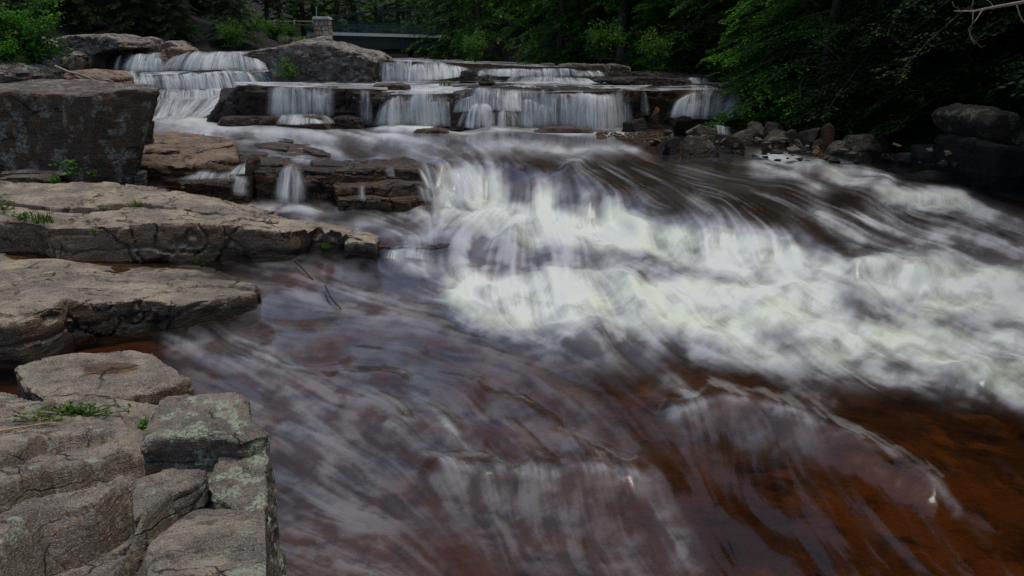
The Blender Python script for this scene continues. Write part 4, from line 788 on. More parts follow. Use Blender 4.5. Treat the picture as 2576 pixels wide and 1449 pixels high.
# gravel bar
peb = MB()
V, N, F = [], [], []
for k in range(260):
    u = rng.uniform(1500, 1690); v = rng.uniform(333, 352)-abs(u-1600)*.03; c = at(u, v, z=POOL+.0); r = rng.uniform(.03, .08)
    ang = rng.uniform(0, 6.28); ico = [(1, 0, 0), (-1, 0, 0), (0, 1, 0), (0, -1, 0), (0, 0, .7), (0, 0, -.7)]
    n0 = len(V); ca_, sa_ = math.cos(ang), math.sin(ang)
    for a, b, d in ico: V.append((c[0]+r*(a*ca_-b*sa_*.7), c[1]+r*(a*sa_+b*ca_*.7), c[2]+r*d))
    F += [[n0+i for i in f] for f in ((0, 2, 4), (2, 1, 4), (1, 3, 4), (3, 0, 4), (2, 0, 5), (1, 2, 5), (3, 1, 5), (0, 3, 5))]
tag(mesh_obj('gravel', np.array(V), F, M['rustrock'], smooth=False), 'brown gravel showing at the pool edge below the main falls', 'gravel', kind='stuff')
# ------------------------------------------------------------------ falling water
def fall_mat():
    t = NT('falling_water'); ac = t.attr('across'); dn = t.attr('down'); de = t.attr('dens')
    def streak(ka, kd, det, off):
        cv = t.n('ShaderNodeCombineXYZ'); t.l(t.math('MULTIPLY', ac, ka), cv.inputs[0]); t.l(t.math('MULTIPLY', dn, kd), cv.inputs[1]); cv.inputs[2].default_value = off
        return t.noise(cv.outputs[0], 1.0, det, .6)
    s = t.math('ADD', t.math('MULTIPLY', streak(2.6, .7, 3, 11), .38), t.math('ADD', t.math('MULTIPLY', streak(9, .9, 3, 1), .38), t.math('MULTIPLY', streak(30, .7, 2, 7), .24)))
    a = t.math('MULTIPLY', t.math('MULTIPLY', t.ramp(de, .0, .85), 1.5), t.ramp(s, .40, .64, .10, 1.0), clamp=True)
    a = t.math('MULTIPLY', a, .92)
    col = t.mix(t.ramp(streak(4, .4, 2, 3), .45, .7, 0, .5), (.64, .67, .68), (.55, .59, .53))
    df = t.n('ShaderNodeBsdfPrincipled'); t.l(col, df.inputs['Base Color']); df.inputs['Roughness'].default_value = .5; df.inputs['Specular IOR Level'].default_value = .3
    tl = t.n('ShaderNodeBsdfTranslucent'); t.l(col, tl.inputs['Color'])
    m1 = t.n('ShaderNodeMixShader'); m1.inputs[0].default_value = .3; t.l(df.outputs[0], m1.inputs[1]); t.l(tl.outputs[0], m1.inputs[2])
    tp = t.n('ShaderNodeBsdfTransparent'); m2 = t.n('ShaderNodeMixShader')
    t.l(a, m2.inputs[0]); t.l(tp.outputs[0], m2.inputs[1]); t.l(m1.outputs[0], m2.inputs[2])
    return t.done(m2.outputs[0])
M['fall'] = fall_mat()
def resample(P, n):
    P = np.array(P, float); d = np.concatenate([[0], np.cumsum(np.linalg.norm(np.diff(P, axis=0), axis=1))])
    s = np.linspace(0, d[-1], n); return np.stack([np.interp(s, d, P[:, k]) for k in range(3)], 1), d[-1]
FALLG = 'falls along the river'
def sub_fall(Lp, Fp, wd, dens, sd, m, roll, power, fold, top_d, edge, lump, a0):
    """one veil of water from the lip points to the foot points"""
    n = len(Lp); q = np.linspace(0, 1, n); hgt = np.abs(Lp[:, 2]-Fp[:, 2]).mean(); z0 = q*0
    s = np.concatenate([np.linspace(-.25, 0, 4)[:-1], np.linspace(0, 1, m-3)]); G = np.zeros((m, n, 3)); dd = np.zeros((m, n))
    nz = fbm(np.stack([q*wd*1.6, z0+sd, z0], 1), 4, sd); nz2 = fbm(np.stack([q*wd*5, z0+sd, z0+2], 1), 3, sd+5)
    for i, si in enumerate(s):
        if si < 0:
            G[i] = Lp; G[i, :, 1] += -si*4*roll; G[i, :, 2] += .01+.02*nz
        else:
            G[i] = Lp*(1-si)+Fp*si; G[i, :, 2] = Lp[:, 2]+(Fp[:, 2]-Lp[:, 2])*si**power
            G[i, :, 1] -= fold*(nz+.5*nz2)*min(1, si*2)
            G[i, :, 2] += .03*nz*(1-si)+lump*min(1, si*3)*(1-si**3)*fbm(np.stack([q*wd*1.5, z0+si*hgt*2.2, z0+sd], 1), 3, sd+15)
        base = top_d+(1-top_d)*sstep(-.1, .45, si)
        qs = q+.10*float(fbm(np.array([[si*1.8, sd*1.7, 0.]]), 3, sd+77)[0])+.03*fbm(np.stack([q*6, z0+si*5, z0+sd], 1), 2, sd+78)
        ed = np.clip(np.minimum(qs, 1-qs)/max(edge, 1e-3), 0, 1); ed = ed*ed*(3-2*ed)
        dd[i] = dens*base*(ed*.9+.1*(ed > 0))*(1+.7*fbm(np.stack([q*wd*1.1, z0+si*.5, z0+sd], 1), 3, sd+9))*(1-.55*sstep(.86, 1., si))
    return G.reshape(-1, 3), grid_faces(m, n), np.tile(q*wd+a0, m), np.repeat(s*hgt, n), dd.ravel()
def fall(label, lip, foot, dens=.6, seed=0, layers=2, roll=.25, power=2.0, fold=.2, top_d=.38, edge=.42, group=FALLG, steps=None, lump=.05, veils=None):
    """lip and foot: (u, v, y) along the fall from left to right; a thin curtain and many uneven veils of water arc between them"""
    L = [at(u, v, y=y) for u, v, y in lip]; Ft = [at(u, v, y=y) for u, v, y in foot]
    w = np.linalg.norm(np.array(L[-1])-np.array(L[0])); n = int(np.clip(w/.05, 10, 140))
    Lp, _ = resample(L, n); Fp, wd = resample(Ft, n); wd = max(w, wd); hgt_ = np.abs(Lp[:, 2]-Fp[:, 2]).mean(); q = np.linspace(0, 1, n); z0 = q*0
    Lp[:, 2] += fbm(np.stack([q*wd*.75, z0+seed, z0], 1), 5, seed+400)*min(.34, hgt_*.27)
    Lp[:, 1] += .35*fbm(np.stack([q*wd*.7, z0+seed, z0+3], 1), 3, seed+410); Fp[:, 1] += .45*fbm(np.stack([q*wd*.9, z0+seed, z0+6], 1), 3, seed+420)
    out = [sub_fall(Lp, Fp, wd, dens*(.98 if wd > .8 else 1.), seed*10, 24, roll, power, fold, top_d, edge, lump, seed*3.1)]
    r = np.random.default_rng(seed+900); nv = veils if veils is not None else (int(wd*2.4) if wd > .8 else 0)
    for k in range(nv):
        vw = r.uniform(.5, 1.9)*min(1., wd/2.2)*max(.6, hgt_/1.2); c = (k+r.uniform(0, 1))/nv; a, b = np.clip(c-vw/wd/2, 0, 1), np.clip(c+vw/wd/2, 0, 1)
        nk = max(7, int((b-a)*wd/.05)); qq = np.linspace(a, b, nk); mid = (a+b)/2; spread = r.uniform(1.0, 1.6)
        Lk = np.stack([np.interp(qq, q, Lp[:, i]) for i in range(3)], 1); Fk = np.stack([np.interp(mid+(qq-mid)*spread, q, Fp[:, i]) for i in range(3)], 1)
        dz = hgt_*(r.uniform(0, .5)**1.3 if r.random() < .7 else -.03); Lk[:, 2] -= dz; Lk[:, 1] -= .12+(.25+dz*.5)*r.uniform(.3, 1); Fk[:, 1] -= r.uniform(.0, .3)
        Lk[:, 2] -= .10*hgt_*(2*(qq-mid)/(b-a+1e-6))**2
        out.append(sub_fall(Lk, Fk, (b-a)*wd, dens*r.uniform(.55, 1.15), seed*10+k+1, 16, roll*.5, r.uniform(1.5, 2.2), fold*.5, .25 if dz > 0 else top_d, .5, lump, seed*3.1+k*5.3))
    V, F, A, D, E = [], [], [], [], []; off = 0
    for v, f, a, d, e in out:
        V.append(v); F.append(f+off); off += len(v); A.append(a); D.append(d); E.append(e)
    o = mesh_obj('waterfall', np.concatenate(V), np.concatenate(F), M['fall'], attrs={'across': np.concatenate(A), 'down': np.concatenate(D), 'dens': np.concatenate(E)})
    return tag(o, label, 'waterfall', group)
y0 = 27.45
fall('first curtain fall from the left, straight and thin over dark wall', [(676, 222, y0), (760, 225, y0+.1), (850, 225, y0)], [(674, 292, y0-.35), (760, 292, y0-.3), (850, 290, y0-.35)], .66, 1)
fall('foaming apron splashing over the rock below the first curtain fall', [(700, 288, y0-.5), (765, 286, y0-.4), (830, 288, y0-.5)], [(686, 312, y0-1.2), (765, 312, y0-1.3), (845, 312, y0-1.2)], .75, 2, power=1.3)
fall('three thin strings of water on the dark wall left of the fan', [(902, 229, y0-.05), (940, 234, y0)], [(900, 314, y0-.35), (942, 314, y0-.3)], .40, 3, 1)
fall('narrow fan shaped fall left in the main row', [(962, 242, y0-.1), (1022, 243, y0)], [(936, 318, y0-.6), (985, 318, y0-.7), (1036, 318, y0-.5)], .74, 4, power=1.6)
fall('wide curving fall right of the narrow fan', [(1008, 238, y0-.05), (1080, 240, y0), (1150, 240, y0+.2)], [(1004, 318, y0-.7), (1080, 320, y0-.7), (1154, 318, y0-.3)], .76, 5, power=1.7)
fall('upper half of the lumpy fall in the centre of the main row', [(1144, 228, y0), (1230, 230, y0-.1), (1300, 230, y0-.1), (1396, 228, y0)], [(1140, 282, y0-.4), (1230, 276, y0-.6), (1310, 280, y0-.6), (1400, 290, y0-.4)], .70, 6, 2, power=1.6, lump=.12)
fall('left dome of water under the lumpy centre fall', [(1168, 268, y0-.5), (1200, 262, y0-.6), (1238, 270, y0-.5)], [(1146, 320, y0-1.0), (1200, 322, y0-1.2), (1250, 320, y0-1.0)], .72, 61, 2, power=1.7, top_d=.35, edge=.5, lump=.08)
fall('middle dome of water under the lumpy centre fall', [(1228, 276, y0-.5), (1262, 270, y0-.6), (1300, 278, y0-.5)], [(1212, 322, y0-1.0), (1262, 324, y0-1.2), (1316, 322, y0-1.0)], .72, 62, 2, power=1.7, top_d=.35, edge=.5, lump=.08)
fall('right dome of water under the lumpy centre fall', [(1290, 262, y0-.45), (1330, 256, y0-.5), (1374, 266, y0-.4)], [(1282, 320, y0-.9), (1330, 322, y0-1.1), (1386, 320, y0-.8)], .70, 63, 2, power=1.7, top_d=.35, edge=.5, lump=.08)
fall('narrow chute between the centre fall and the broad domed fall', [(1350, 228, y0), (1420, 230, y0-.1), (1490, 228, y0)], [(1346, 318, y0-.5), (1420, 320, y0-.6), (1500, 322, y0-.5)], .72, 7)
fall('broad domed curtain fall at the right of the main row', [(1430, 226, y0-.1), (1500, 229, y0-.2), (1584, 230, y0)], [(1424, 322, y0-.7), (1510, 326, y0-.9), (1592, 326, y0-.5)], .82, 8, power=1.9)
fall('single thread of water in the dark gap right of the main row', [(1612, 228, 27.9), (1622, 228, 27.9)], [(1604, 290, 27.5), (1640, 290, 27.5)], .36, 9, 1, power=1.5)
fall('shaded curtain fall under the boughs at the far right', [(1700, 228, 28.0), (1770, 226, 28.0), (1862, 228, 28.1)], [(1676, 296, 27.5), (1770, 299, 27.4), (1866, 298, 27.5)], .70, 10)
fall('little white spout between the boulders of the right bank', [(1790, 314, 23.6), (1850, 322, 23.4)], [(1800, 338, 23.0), (1848, 344, 22.8)], .6, 11, 1)
# upper falls right of the massive rock
fall('upper fall beside the massive mottled rock', [(956, 150, 33.5), (1000, 150, 33.3), (1075, 156, 33.1)], [(948, 206, 32.7), (1000, 207, 32.5), (1085, 204, 32.5)], .80, 12)
fall('upper slide of white water right of the massive rock', [(1030, 154, 33.6), (1100, 160, 33.4), (1185, 168, 33.3)], [(1020, 207, 31.4), (1100, 202, 31.8), (1195, 188, 32.4)], .76, 13, 3, power=1.2, steps=3, fold=.3)
fall('low upper curtain in mid stream under the trees', [(1200, 172, 33.3), (1330, 173, 33.1), (1420, 174, 33.1), (1510, 176, 33.2)], [(1196, 192, 32.9), (1330, 193, 32.7), (1420, 193, 32.7), (1522, 192, 32.8)], .82, 14)
fall('short right hand curtain on the upper shelf', [(1690, 194, 31.4), (1750, 196, 31.4), (1790, 198, 31.4)], [(1690, 209, 31.0), (1750, 211, 31.0), (1792, 212, 31.0)], .45, 15)
fall('foaming step in front of the low upper curtain', [(1290, 192, 31.6), (1400, 194, 31.4), (1480, 196, 31.3)], [(1270, 207, 30.4), (1400, 209, 30.2), (1500, 210, 30.2)], .62, 16, power=1.2, steps=2)
# upper left cascade
fall('broad top tier of the upper left cascade', [(455, 132, 39.1), (560, 134, 38.9), (668, 140, 39.1)], [(400, 180, 38.1), (560, 176, 37.9), (706, 176, 38.1)], .80, 17, 3)
fall('left branch of the top tier of the upper cascade', [(310, 138, 38.6), (370, 136, 38.5), (425, 138, 38.5)], [(290, 180, 37.8), (370, 180, 37.7), (425, 182, 37.8)], .76, 18, steps=2)
fall('middle tier of the upper left cascade', [(332, 194, 37.4), (430, 184, 37.1), (560, 180, 37.0), (700, 178, 37.1)], [(326, 224, 36.5), (430, 228, 36.3), (560, 230, 36.2), (728, 208, 36.6)], .80, 19, 3)
fall('left shoulder of the middle cascade tier', [(256, 180, 37.2), (330, 180, 37.0), (392, 184, 37.0)], [(262, 208, 36.2), (330, 212, 36.0), (396, 214, 36.2)], .78, 20)
fall('lowest tier of the upper left cascade', [(360, 226, 35.5), (470, 226, 35.2), (560, 224, 35.1), (660, 222, 35.3)], [(356, 252, 34.5), (470, 252, 34.2), (560, 248, 34.2), (664, 240, 34.6)], .80, 21)
fall('white tongue of the cascade sliding into the middle pool', [(380, 248, 34.8), (470, 248, 34.5), (550, 243, 34.5), (640, 232, 34.9)], [(370, 300, 30.2), (430, 300, 30.0), (500, 298, 30.0), (552, 286, 30.4)], .60, 22, 2, power=1.0, fold=.35, top_d=.8, edge=.12, steps=3, lump=.3)
# small falls of the left ledge
fall('little fan beside the upright shard', [(600, 412, 16.6), (632, 408, 16.6)], [(560, 440, 16.0), (630, 440, 16.0)], .62, 23, power=1.4, roll=.12)
fall('lower half of the little fan beside the shard', [(578, 444, 15.95), (630, 444, 15.95)], [(572, 488, 15.6), (632, 490, 15.6)], .60, 24, roll=.1)
fall('thin film of water sliding over the lower wet step', [(490, 426, 16.4), (560, 430, 16.3), (606, 428, 16.3)], [(456, 448, 15.8), (545, 450, 15.7), (606, 450, 15.7)], .5, 25, 1, power=1.2)
fall('fan shaped small fall in the notch of the left ledge', [(708, 426, 16.35), (738, 422, 16.4), (766, 424, 16.4)], [(676, 500, 15.7), (730, 514, 15.6), (786, 512, 15.6)], .66, 26, 2, power=1.6, roll=.12)
fall('tiny spill on the steps left of the main rapids', [(898, 466, 15.8), (922, 466, 15.8)], [(894, 502, 15.35), (928, 506, 15.35)], .55, 27, 1)
fall('thin drip from the upper step left of the main rapids', [(962, 420, 16.5), (998, 420, 16.5)], [(962, 450, 16.1), (1000, 450, 16.1)], .5, 28, 1)
fall('streaked shoulder where the rapids spill over the ledge', [(1040, 412, 17.0), (1070, 412, 17.0), (1105, 416, 16.9)], [(1060, 462, 16.2), (1100, 482, 15.9), (1150, 500, 15.7)], .55, 29, 2, power=1.7)
fall('pale green head curtain of the main rapids', [(1095, 416, 17.0), (1150, 420, 16.9), (1200, 424, 16.8), (1256, 424, 16.8)], [(1125, 500, 15.7), (1170, 508, 15.6), (1220, 508, 15.6), (1262, 500, 15.7)], .58, 30, 2, power=1.8)
fall('brown washed step under the spilling shoulder of the rapids', [(1040, 462, 16.1), (1090, 466, 16.0), (1130, 474, 15.9)], [(1050, 505, 15.5), (1090, 510, 15.4), (1150, 512, 15.4)], .42, 31, 1, power=1.5)
fall('row of tiny falls at the outlet of the side channel', [(972, 618, 12.6), (1030, 618, 12.6), (1100, 622, 12.5)], [(970, 640, 12.35), (1030, 642, 12.3), (1100, 650, 12.2)], .5, 32, 1)
fall('short pale fall at the end of the side channel rim', [(1112, 622, 12.6), (1184, 624, 12.6)], [(1106, 662, 12.1), (1186, 660, 12.1)], .62, 33, 2)
fall('low yellowish fall under the cliff at the far right', [(2195, 478, 14.4), (2300, 482, 14.3), (2430, 490, 14.2)], [(2215, 512, 13.9), (2320, 522, 13.7), (2440, 526, 13.7)], .6, 34, 2)
# standing sheets of water on the upper levels
sheet(at(590, 206, y=32.5), at(975, 206, y=33.5), at(975, 226, y=27.4), at(590, 214, y=27.6), 90, 40, .34, 51)
sheet(at(960, 204, y=33.5), at(1700, 202, y=33.5), at(1580, 228, y=27.5), at(960, 238, y=27.4), 160, 60, .34, 52)
sheet(at(1560, 206, y=33.5), at(1990, 206, y=33.0), at(1960, 227, y=28.0), at(1570, 228, y=27.6), 80, 40, .12, 53)
a = at(965, 152, y=33.8); b = at(1500, 173, y=33.4)
sheet(np.array([-14, 76, 3.75]), np.array([-4, 76, 3.75]), b+np.array([0, 0, 0]), a, 110, 70, .2, 54, amp=.05)
sheet(np.array([-26, 47, 4.15]), np.array([-13, 47, 4.15]), at(655, 139, y=39.2), at(300, 137, y=39.5), 70, 30, .2, 55, amp=.05)
sheet(at(360, 181, y=38.3), at(690, 177, y=38.4), at(690, 180, y=37.3), at(350, 190, y=37.6), 70, 20, .55, 56, amp=.05)
sheet(at(350, 226, y=36.8), at(660, 222, y=36.8), at(640, 226, y=35.3), at(380, 228, y=35.7), 70, 20, .55, 57, amp=.05)
# ------------------------------------------------------------------ trees
def leaves(P, Dv, Nv, l, w, r):
    """rhombic leaf faces at P, along Dv, facing Nv"""
    S = np.cross(Dv, Nv); S /= np.linalg.norm(S, axis=1)[:, None]+1e-9
    l = np.broadcast_to(l, len(P))[:, None]; w = np.broadcast_to(w, len(P))[:, None]
    V = np.stack([P-Dv*l/2, P+S*w/2, P+Dv*l/2, P-S*w/2], 1).reshape(-1, 3)
    F = np.arange(len(P)*4).reshape(-1, 4); return V, F, np.repeat(r, 4)
def unit(a): return a/(np.linalg.norm(a, axis=-1, keepdims=True)+1e-9)
def hemlock_mesh(seed, H, R, base, leaf=.16, dens=1.0, droop=.4, nb=86, detail_to=9.0, lean=None):
    r = np.random.default_rng(seed); mb = MB()
    wob = r.normal(0, .12, (9, 2)); zt = np.linspace(0, H, 9)
    path = [np.array([wob[i, 0]*min(1, i/2), wob[i, 1]*min(1, i/2), z]) for i, z in enumerate(zt)]
    r0 = H*.013
    mb.tube([(path[0]-np.array([0, 0, .8]))]+path, [r0*1.35]+[r0*(1-z/H)**.8+.012 for z in zt], 9)
    LV, LF, LR = [], [], []; off = 0
    for b in range(nb):
        k = (b+.5)/nb; z0 = base+(H-base)*k**1.15*.97; frac = (z0-base)/(H-base)
        L = R*(1-frac)**.75*r.uniform(.65, 1.15)+.35; az = b*2.399+r.uniform(-.4, .4)
        if frac < .12: L *= r.uniform(.5, 1.0)
        o = np.array([math.cos(az), math.sin(az), 0.]); sd = np.array([-o[1], o[0], 0.])
        st = np.linspace(0, 1, 7); up = r.uniform(.0, .25); dr = droop*r.uniform(.7, 1.3)
        c = np.array([np.interp(z0, zt, [p[0] for p in path]), np.interp(z0, zt, [p[1] for p in path]), z0])
        curve = c+np.outer(st*L, o)+np.outer(L*(up*st-dr*st**2), (0, 0, 1.))+np.outer(L*.12*np.sin(st*3+r.uniform(0, 6)), sd)
        mb.tube(curve, [.016+.022*(1-s)*L*.5 for s in st], 4, False)
        fine = z0 < detail_to; nt = int((20 if fine else 8)*max(.5, min(1.3, L/2.2))*dens); nl = int((15 if fine else 9))
        s = r.uniform(.12, 1.0, nt)**.8; side = np.where(np.arange(nt) % 2 == 0, 1., -1.)
        bp = np.stack([np.interp(s, st, curve[:, i]) for i in range(3)], 1)
        tl = L*.42*(1.05-s*.75)*r.uniform(.6, 1.2, nt)+.12; ang = r.uniform(.6, 1.1, nt)
        td = np.cos(ang)[:, None]*o+(np.sin(ang)*side)[:, None]*sd; td[:, 2] -= r.uniform(.1, .5, nt)*droop*1.4; td = unit(td)
        f = np.tile(np.linspace(.08, 1, nl), nt)*r.uniform(.9, 1.05, nt*nl)
        I = np.repeat(np.arange(nt), nl); P = bp[I]+td[I]*(tl[I]*f)[:, None]; P[:, 2] -= .18*tl[I]*f**2
        perp = unit(np.cross(td[I], (0, 0, 1.))); alt = np.where(np.arange(nt*nl) % 2 == 0, 1., -1.)[:, None]
        wdt = (1-f*.7)[:, None]*tl[I][:, None]*.22; P = P+perp*alt*wdt*r.uniform(.2, 1, (nt*nl, 1))+r.normal(0, .025, (nt*nl, 3))
        dv = unit(td[I]*.8+perp*alt*.7+r.normal(0, .25, (nt*nl, 3))-np.array([0, 0, .15])); nv = unit(np.array([0, 0, 1.])+r.normal(0, .45, (nt*nl, 3)))
        sz = leaf*(1 if fine else 1.9)*r.uniform(.7, 1.35, nt*nl)
        rn = np.clip(r.uniform(0, .75, nt)[I]+.35*(f > .72)*r.uniform(0, 1, nt*nl)+r.normal(0, .08, nt*nl), 0, 1)
        v, fc, rr = leaves(P, dv, nv, sz, sz*.42, rn); LV.append(v); LF.append(fc+off); LR.append(rr); off += len(v)
    return mb, np.concatenate(LV), np.concatenate(LF), np.concatenate(LR)
def broad_mesh(seed, H, R, leaf=.1, n=2600, stems=7, zmin=.25):
    r = np.random.default_rng(seed); mb = MB(); tips = []
    for s in range(stems):
        az = r.uniform(0, 6.28); rad = R*r.uniform(.15, .75); tip = np.array([math.cos(az)*rad, math.sin(az)*rad, H*r.uniform(.6, 1)])
        pts = [np.array([0, 0, -.15])+(tip*np.array([t**1.4, t**1.4, t])+np.array([0, 0, .15])*t)+r.normal(0, .03, 3)*t for t in np.linspace(0, 1, 6)]
        mb.tube(pts, [.035*(1-t)+.006 for t in np.linspace(0, 1, 6)], 5, False); tips.append(np.array(pts))
        for q in range(7):
            t = r.uniform(.3, .95); i = int(t*5); a = pts[i]; e = a+unit(np.array([r.normal(), r.normal(), r.uniform(-.1, .8)]))*R*r.uniform(.25, .6)
            mb.tube([a, (a+e)/2+r.normal(0, .03, 3), e], [.012, .008, .004], 4, False); tips.append(np.array([a, (a+e)/2, e]))
    k = r.integers(0, len(tips), n); t = r.uniform(.15, 1, n)**.7
    P = np.array([tips[a][min(int(b*(len(tips[a])-1)), len(tips[a])-2)]*(1-(b*(len(tips[a])-1) % 1))+tips[a][min(int(b*(len(tips[a])-1)), len(tips[a])-2)+1]*(b*(len(tips[a])-1) % 1) for a, b in zip(k, t)])
    P += r.normal(0, R*.075, (n, 3)); P[:, 2] = np.maximum(P[:, 2], zmin*.3)
    dv = unit(r.normal(0, 1, (n, 3))*np.array([1, 1, .5])-np.array([0, 0, .25])); nv = unit(np.array([0, 0, 1.])+r.normal(0, .6, (n, 3)))
    sz = leaf*r.uniform(.6, 1.3, n)
    v, f, rr = leaves(P, dv, nv, sz, sz*.5, np.clip(r.uniform(0, 1, len(tips))[k]*.7+r.uniform(0, .35, n), 0, 1))
    return mb, v, f, rr
PROTO = {}
def proto(key, mesh, mat):
    mb, v, f, rr = mesh
    t = mesh_obj('trunk', np.array(mb.V), mb.F, M['bark'], base=False); c = mesh_obj('crown', v, f, M[mat], base=False, smooth=False, attrs={'rnd': rr})
    PROTO[key] = (t.data, c.data); C.objects.unlink(t); C.objects.unlink(c); bpy.data.objects.remove(t); bpy.data.objects.remove(c)
def plant(name, key, loc, rot, scale, label, cat, group=None, mat=None, parts=('trunk', 'crown')):
    e = empty(name, loc, label, cat, group); e.rotation_euler = (0, 0, rot); e.scale = (scale, scale, scale)
    for nm, me in zip(parts, PROTO[key]):
        o = bpy.data.objects.new(nm, me); C.objects.link(o); o.parent = e
        if mat and nm in ('crown', 'foliage'):
            o.material_slots[0].link = 'OBJECT'; o.material_slots[0].material = M[mat]
    return e
proto('hemA', hemlock_mesh(1, 19, 3.8, .7, .17, 1.15), 'hemlock'); proto('hemB', hemlock_mesh(2, 17, 4.2, .9, .17, 1.15, .5), 'hemlock')
proto('hemC', hemlock_mesh(3, 21, 3.6, 2.6, .18, 1.0, .35), 'hemlock'); proto('hemFar', hemlock_mesh(4, 20, 3.6, 1.0, .24, .8, .4, 80, 12), 'hemlock')
proto('hemNear', hemlock_mesh(5, 16, 4.6, .8, .115, 1.9, .5, 90, 6.5), 'hemlock')
proto('high', hemlock_mesh(6, 20, 3.8, 4.0, .22, .9, .45, 74, 11), 'hemlock')
proto('young', hemlock_mesh(7, 8.5, 3.1, .25, .13, 1.7, .45, 84, 8), 'hemlock')
proto('shrub', broad_mesh(1, 1.9, 1.4, .13, 2200), 'broad'); proto('sapling', broad_mesh(2, 2.9, 2.0, .13, 5200, 9), 'broad')
def gz(x, y): return float(ground_z(np.array([x], float), np.array([y], float))[0])
def tree(key, x, y, scale, label, group, mat=None, name='hemlock_tree'):
    return plant(name, key, (x, y, gz(x, y)-.1), random.uniform(0, 6.28), scale, label, 'tree', group, mat)
G1 = 'hemlocks of the right bank'
for key, x, y, s, lab in [
 ('hemNear', 11.2, 25.4, 1.0, 'hemlock with boughs overhanging the far right curtain fall'),
 ('hemNear', 12.6, 22.0, .95, 'hemlock behind the boulder pile on the right bank'),
 ('hemA', 13.6, 28.8, 1.0, 'hemlock just left of the one overhanging the far right fall'),
 ('hemB', 11.6, 33.4, 1.05, 'bright green hemlock behind the pale rocks at the upper falls'),
 ('hemA', 9.0, 38.0, 1.0, 'hemlock behind the low upper curtain in mid stream'),
 ('hemC', 6.4, 42.2, 1.0, 'hemlock with a bare dark trunk in the middle of the right bank'),
 ('hemB', 3.0, 45.5, 1.0, 'hemlock reaching its boughs in front of the bridge'),
 ('hemA', -2.4, 54.0, 1.0, 'hemlock hiding the right half of the bridge'), ('hemB', -5.4, 63.0, 1.0, 'hemlock at the right end of the bridge'),
 ('hemNear', 14.4, 17.6, 1.0, 'dark hemlock above the layered shelf at the right'),
 ('hemNear', 14.6, 14.2, 1.0, 'nearest hemlock, boughs over the cliff slab at the right edge')]:
    tree(key, x, y, s, lab, G1, 'hemlockshade' if y < 23 else None)
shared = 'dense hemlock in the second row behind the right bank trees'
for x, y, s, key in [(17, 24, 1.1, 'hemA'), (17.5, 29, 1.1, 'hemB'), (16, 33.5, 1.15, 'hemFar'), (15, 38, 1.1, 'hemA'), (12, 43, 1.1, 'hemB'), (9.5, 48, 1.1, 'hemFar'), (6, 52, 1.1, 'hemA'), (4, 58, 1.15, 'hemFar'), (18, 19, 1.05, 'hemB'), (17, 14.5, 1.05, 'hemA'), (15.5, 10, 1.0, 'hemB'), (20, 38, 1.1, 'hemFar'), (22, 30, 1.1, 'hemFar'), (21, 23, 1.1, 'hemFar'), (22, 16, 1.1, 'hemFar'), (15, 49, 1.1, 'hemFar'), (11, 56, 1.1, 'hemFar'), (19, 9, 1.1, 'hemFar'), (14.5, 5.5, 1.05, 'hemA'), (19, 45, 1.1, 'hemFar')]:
    tree(key, x, y, s, shared, 'second row of hemlocks on the right bank', 'hemlockshade' if x > 15 else None)
shared = 'distant hemlock in the forest behind the bridge'
for x, y in [(-3, 63), (0, 68), (-2, 76), (4, 72), (-7, 88), (-13, 92), (-19, 90), (-25, 88), (-10, 98), (-16, 100), (-23, 98), (-30, 94), (3, 84), (-3, 94), (-36, 90), (-28, 104), (-20, 108), (-12, 108), (-4, 106), (8, 64), (8, 80)]:
    tree('hemFar', x+random.uniform(-1, 1), y, random.uniform(.95, 1.25), shared, 'hemlocks behind the bridge')
G2 = 'hemlocks of the left bank'
for x, y, s, key, lab in [(-26.2, 49, 1.0, 'high', 'tall trunk standing behind the pale block above the cascade'), (-22.0, 49.5, 1.0, 'high', 'straight dark trunk left of the wooden fence'), (-24.0, 60, .9, 'hemFar', 'drooping hemlock left of the wooden fence')]:
    tree(key, x, y, s, lab, G2)
shared = 'dark hemlock in the forest behind the left bank'
for x, y in [(-30, 53), (-35, 49), (-40, 54), (-33, 60), (-27, 62), (-38, 64), (-46, 58), (-44, 48), (-50, 66), (-30, 70), (-37, 74), (-45, 74), (-26, 78), (-33, 84), (-42, 86), (-52, 50), (-38, 43), (-46, 40)]:
    tree('high' if random.random() < .4 else 'hemFar', x, y, random.uniform(.95, 1.2), shared, 'hemlocks behind the left bank', 'hemlockshade')
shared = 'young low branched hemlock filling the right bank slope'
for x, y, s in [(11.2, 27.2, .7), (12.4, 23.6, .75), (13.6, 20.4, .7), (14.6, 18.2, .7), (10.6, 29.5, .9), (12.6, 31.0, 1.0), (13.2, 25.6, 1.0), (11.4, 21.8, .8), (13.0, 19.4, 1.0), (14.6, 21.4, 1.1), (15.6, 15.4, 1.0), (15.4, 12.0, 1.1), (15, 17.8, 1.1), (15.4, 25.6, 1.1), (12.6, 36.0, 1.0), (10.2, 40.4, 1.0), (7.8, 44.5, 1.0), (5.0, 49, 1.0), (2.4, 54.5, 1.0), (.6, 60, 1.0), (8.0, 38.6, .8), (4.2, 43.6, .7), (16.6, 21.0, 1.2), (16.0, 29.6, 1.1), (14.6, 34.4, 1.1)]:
    tree('young', x, y, s, shared, 'young hemlocks on the right bank slope', 'hemlockshade' if y < 25.7 else None, 'young_hemlock')
shared = 'unseen tall hemlock added to shade the right edge of the river'  # added out of view to shade the right bank and water
for x, y, s in [(13.5, 8.0, 1.15), (15.5, 11.0, 1.25), (13.5, 3.5, 1.2), (17.0, 6.0, 1.2)]:
    tree('high', x, y, s, shared, 'added shade hemlocks at the right edge', 'hemlockshade')
shared = 'low branched hemlock closing the view behind the upper cascade'
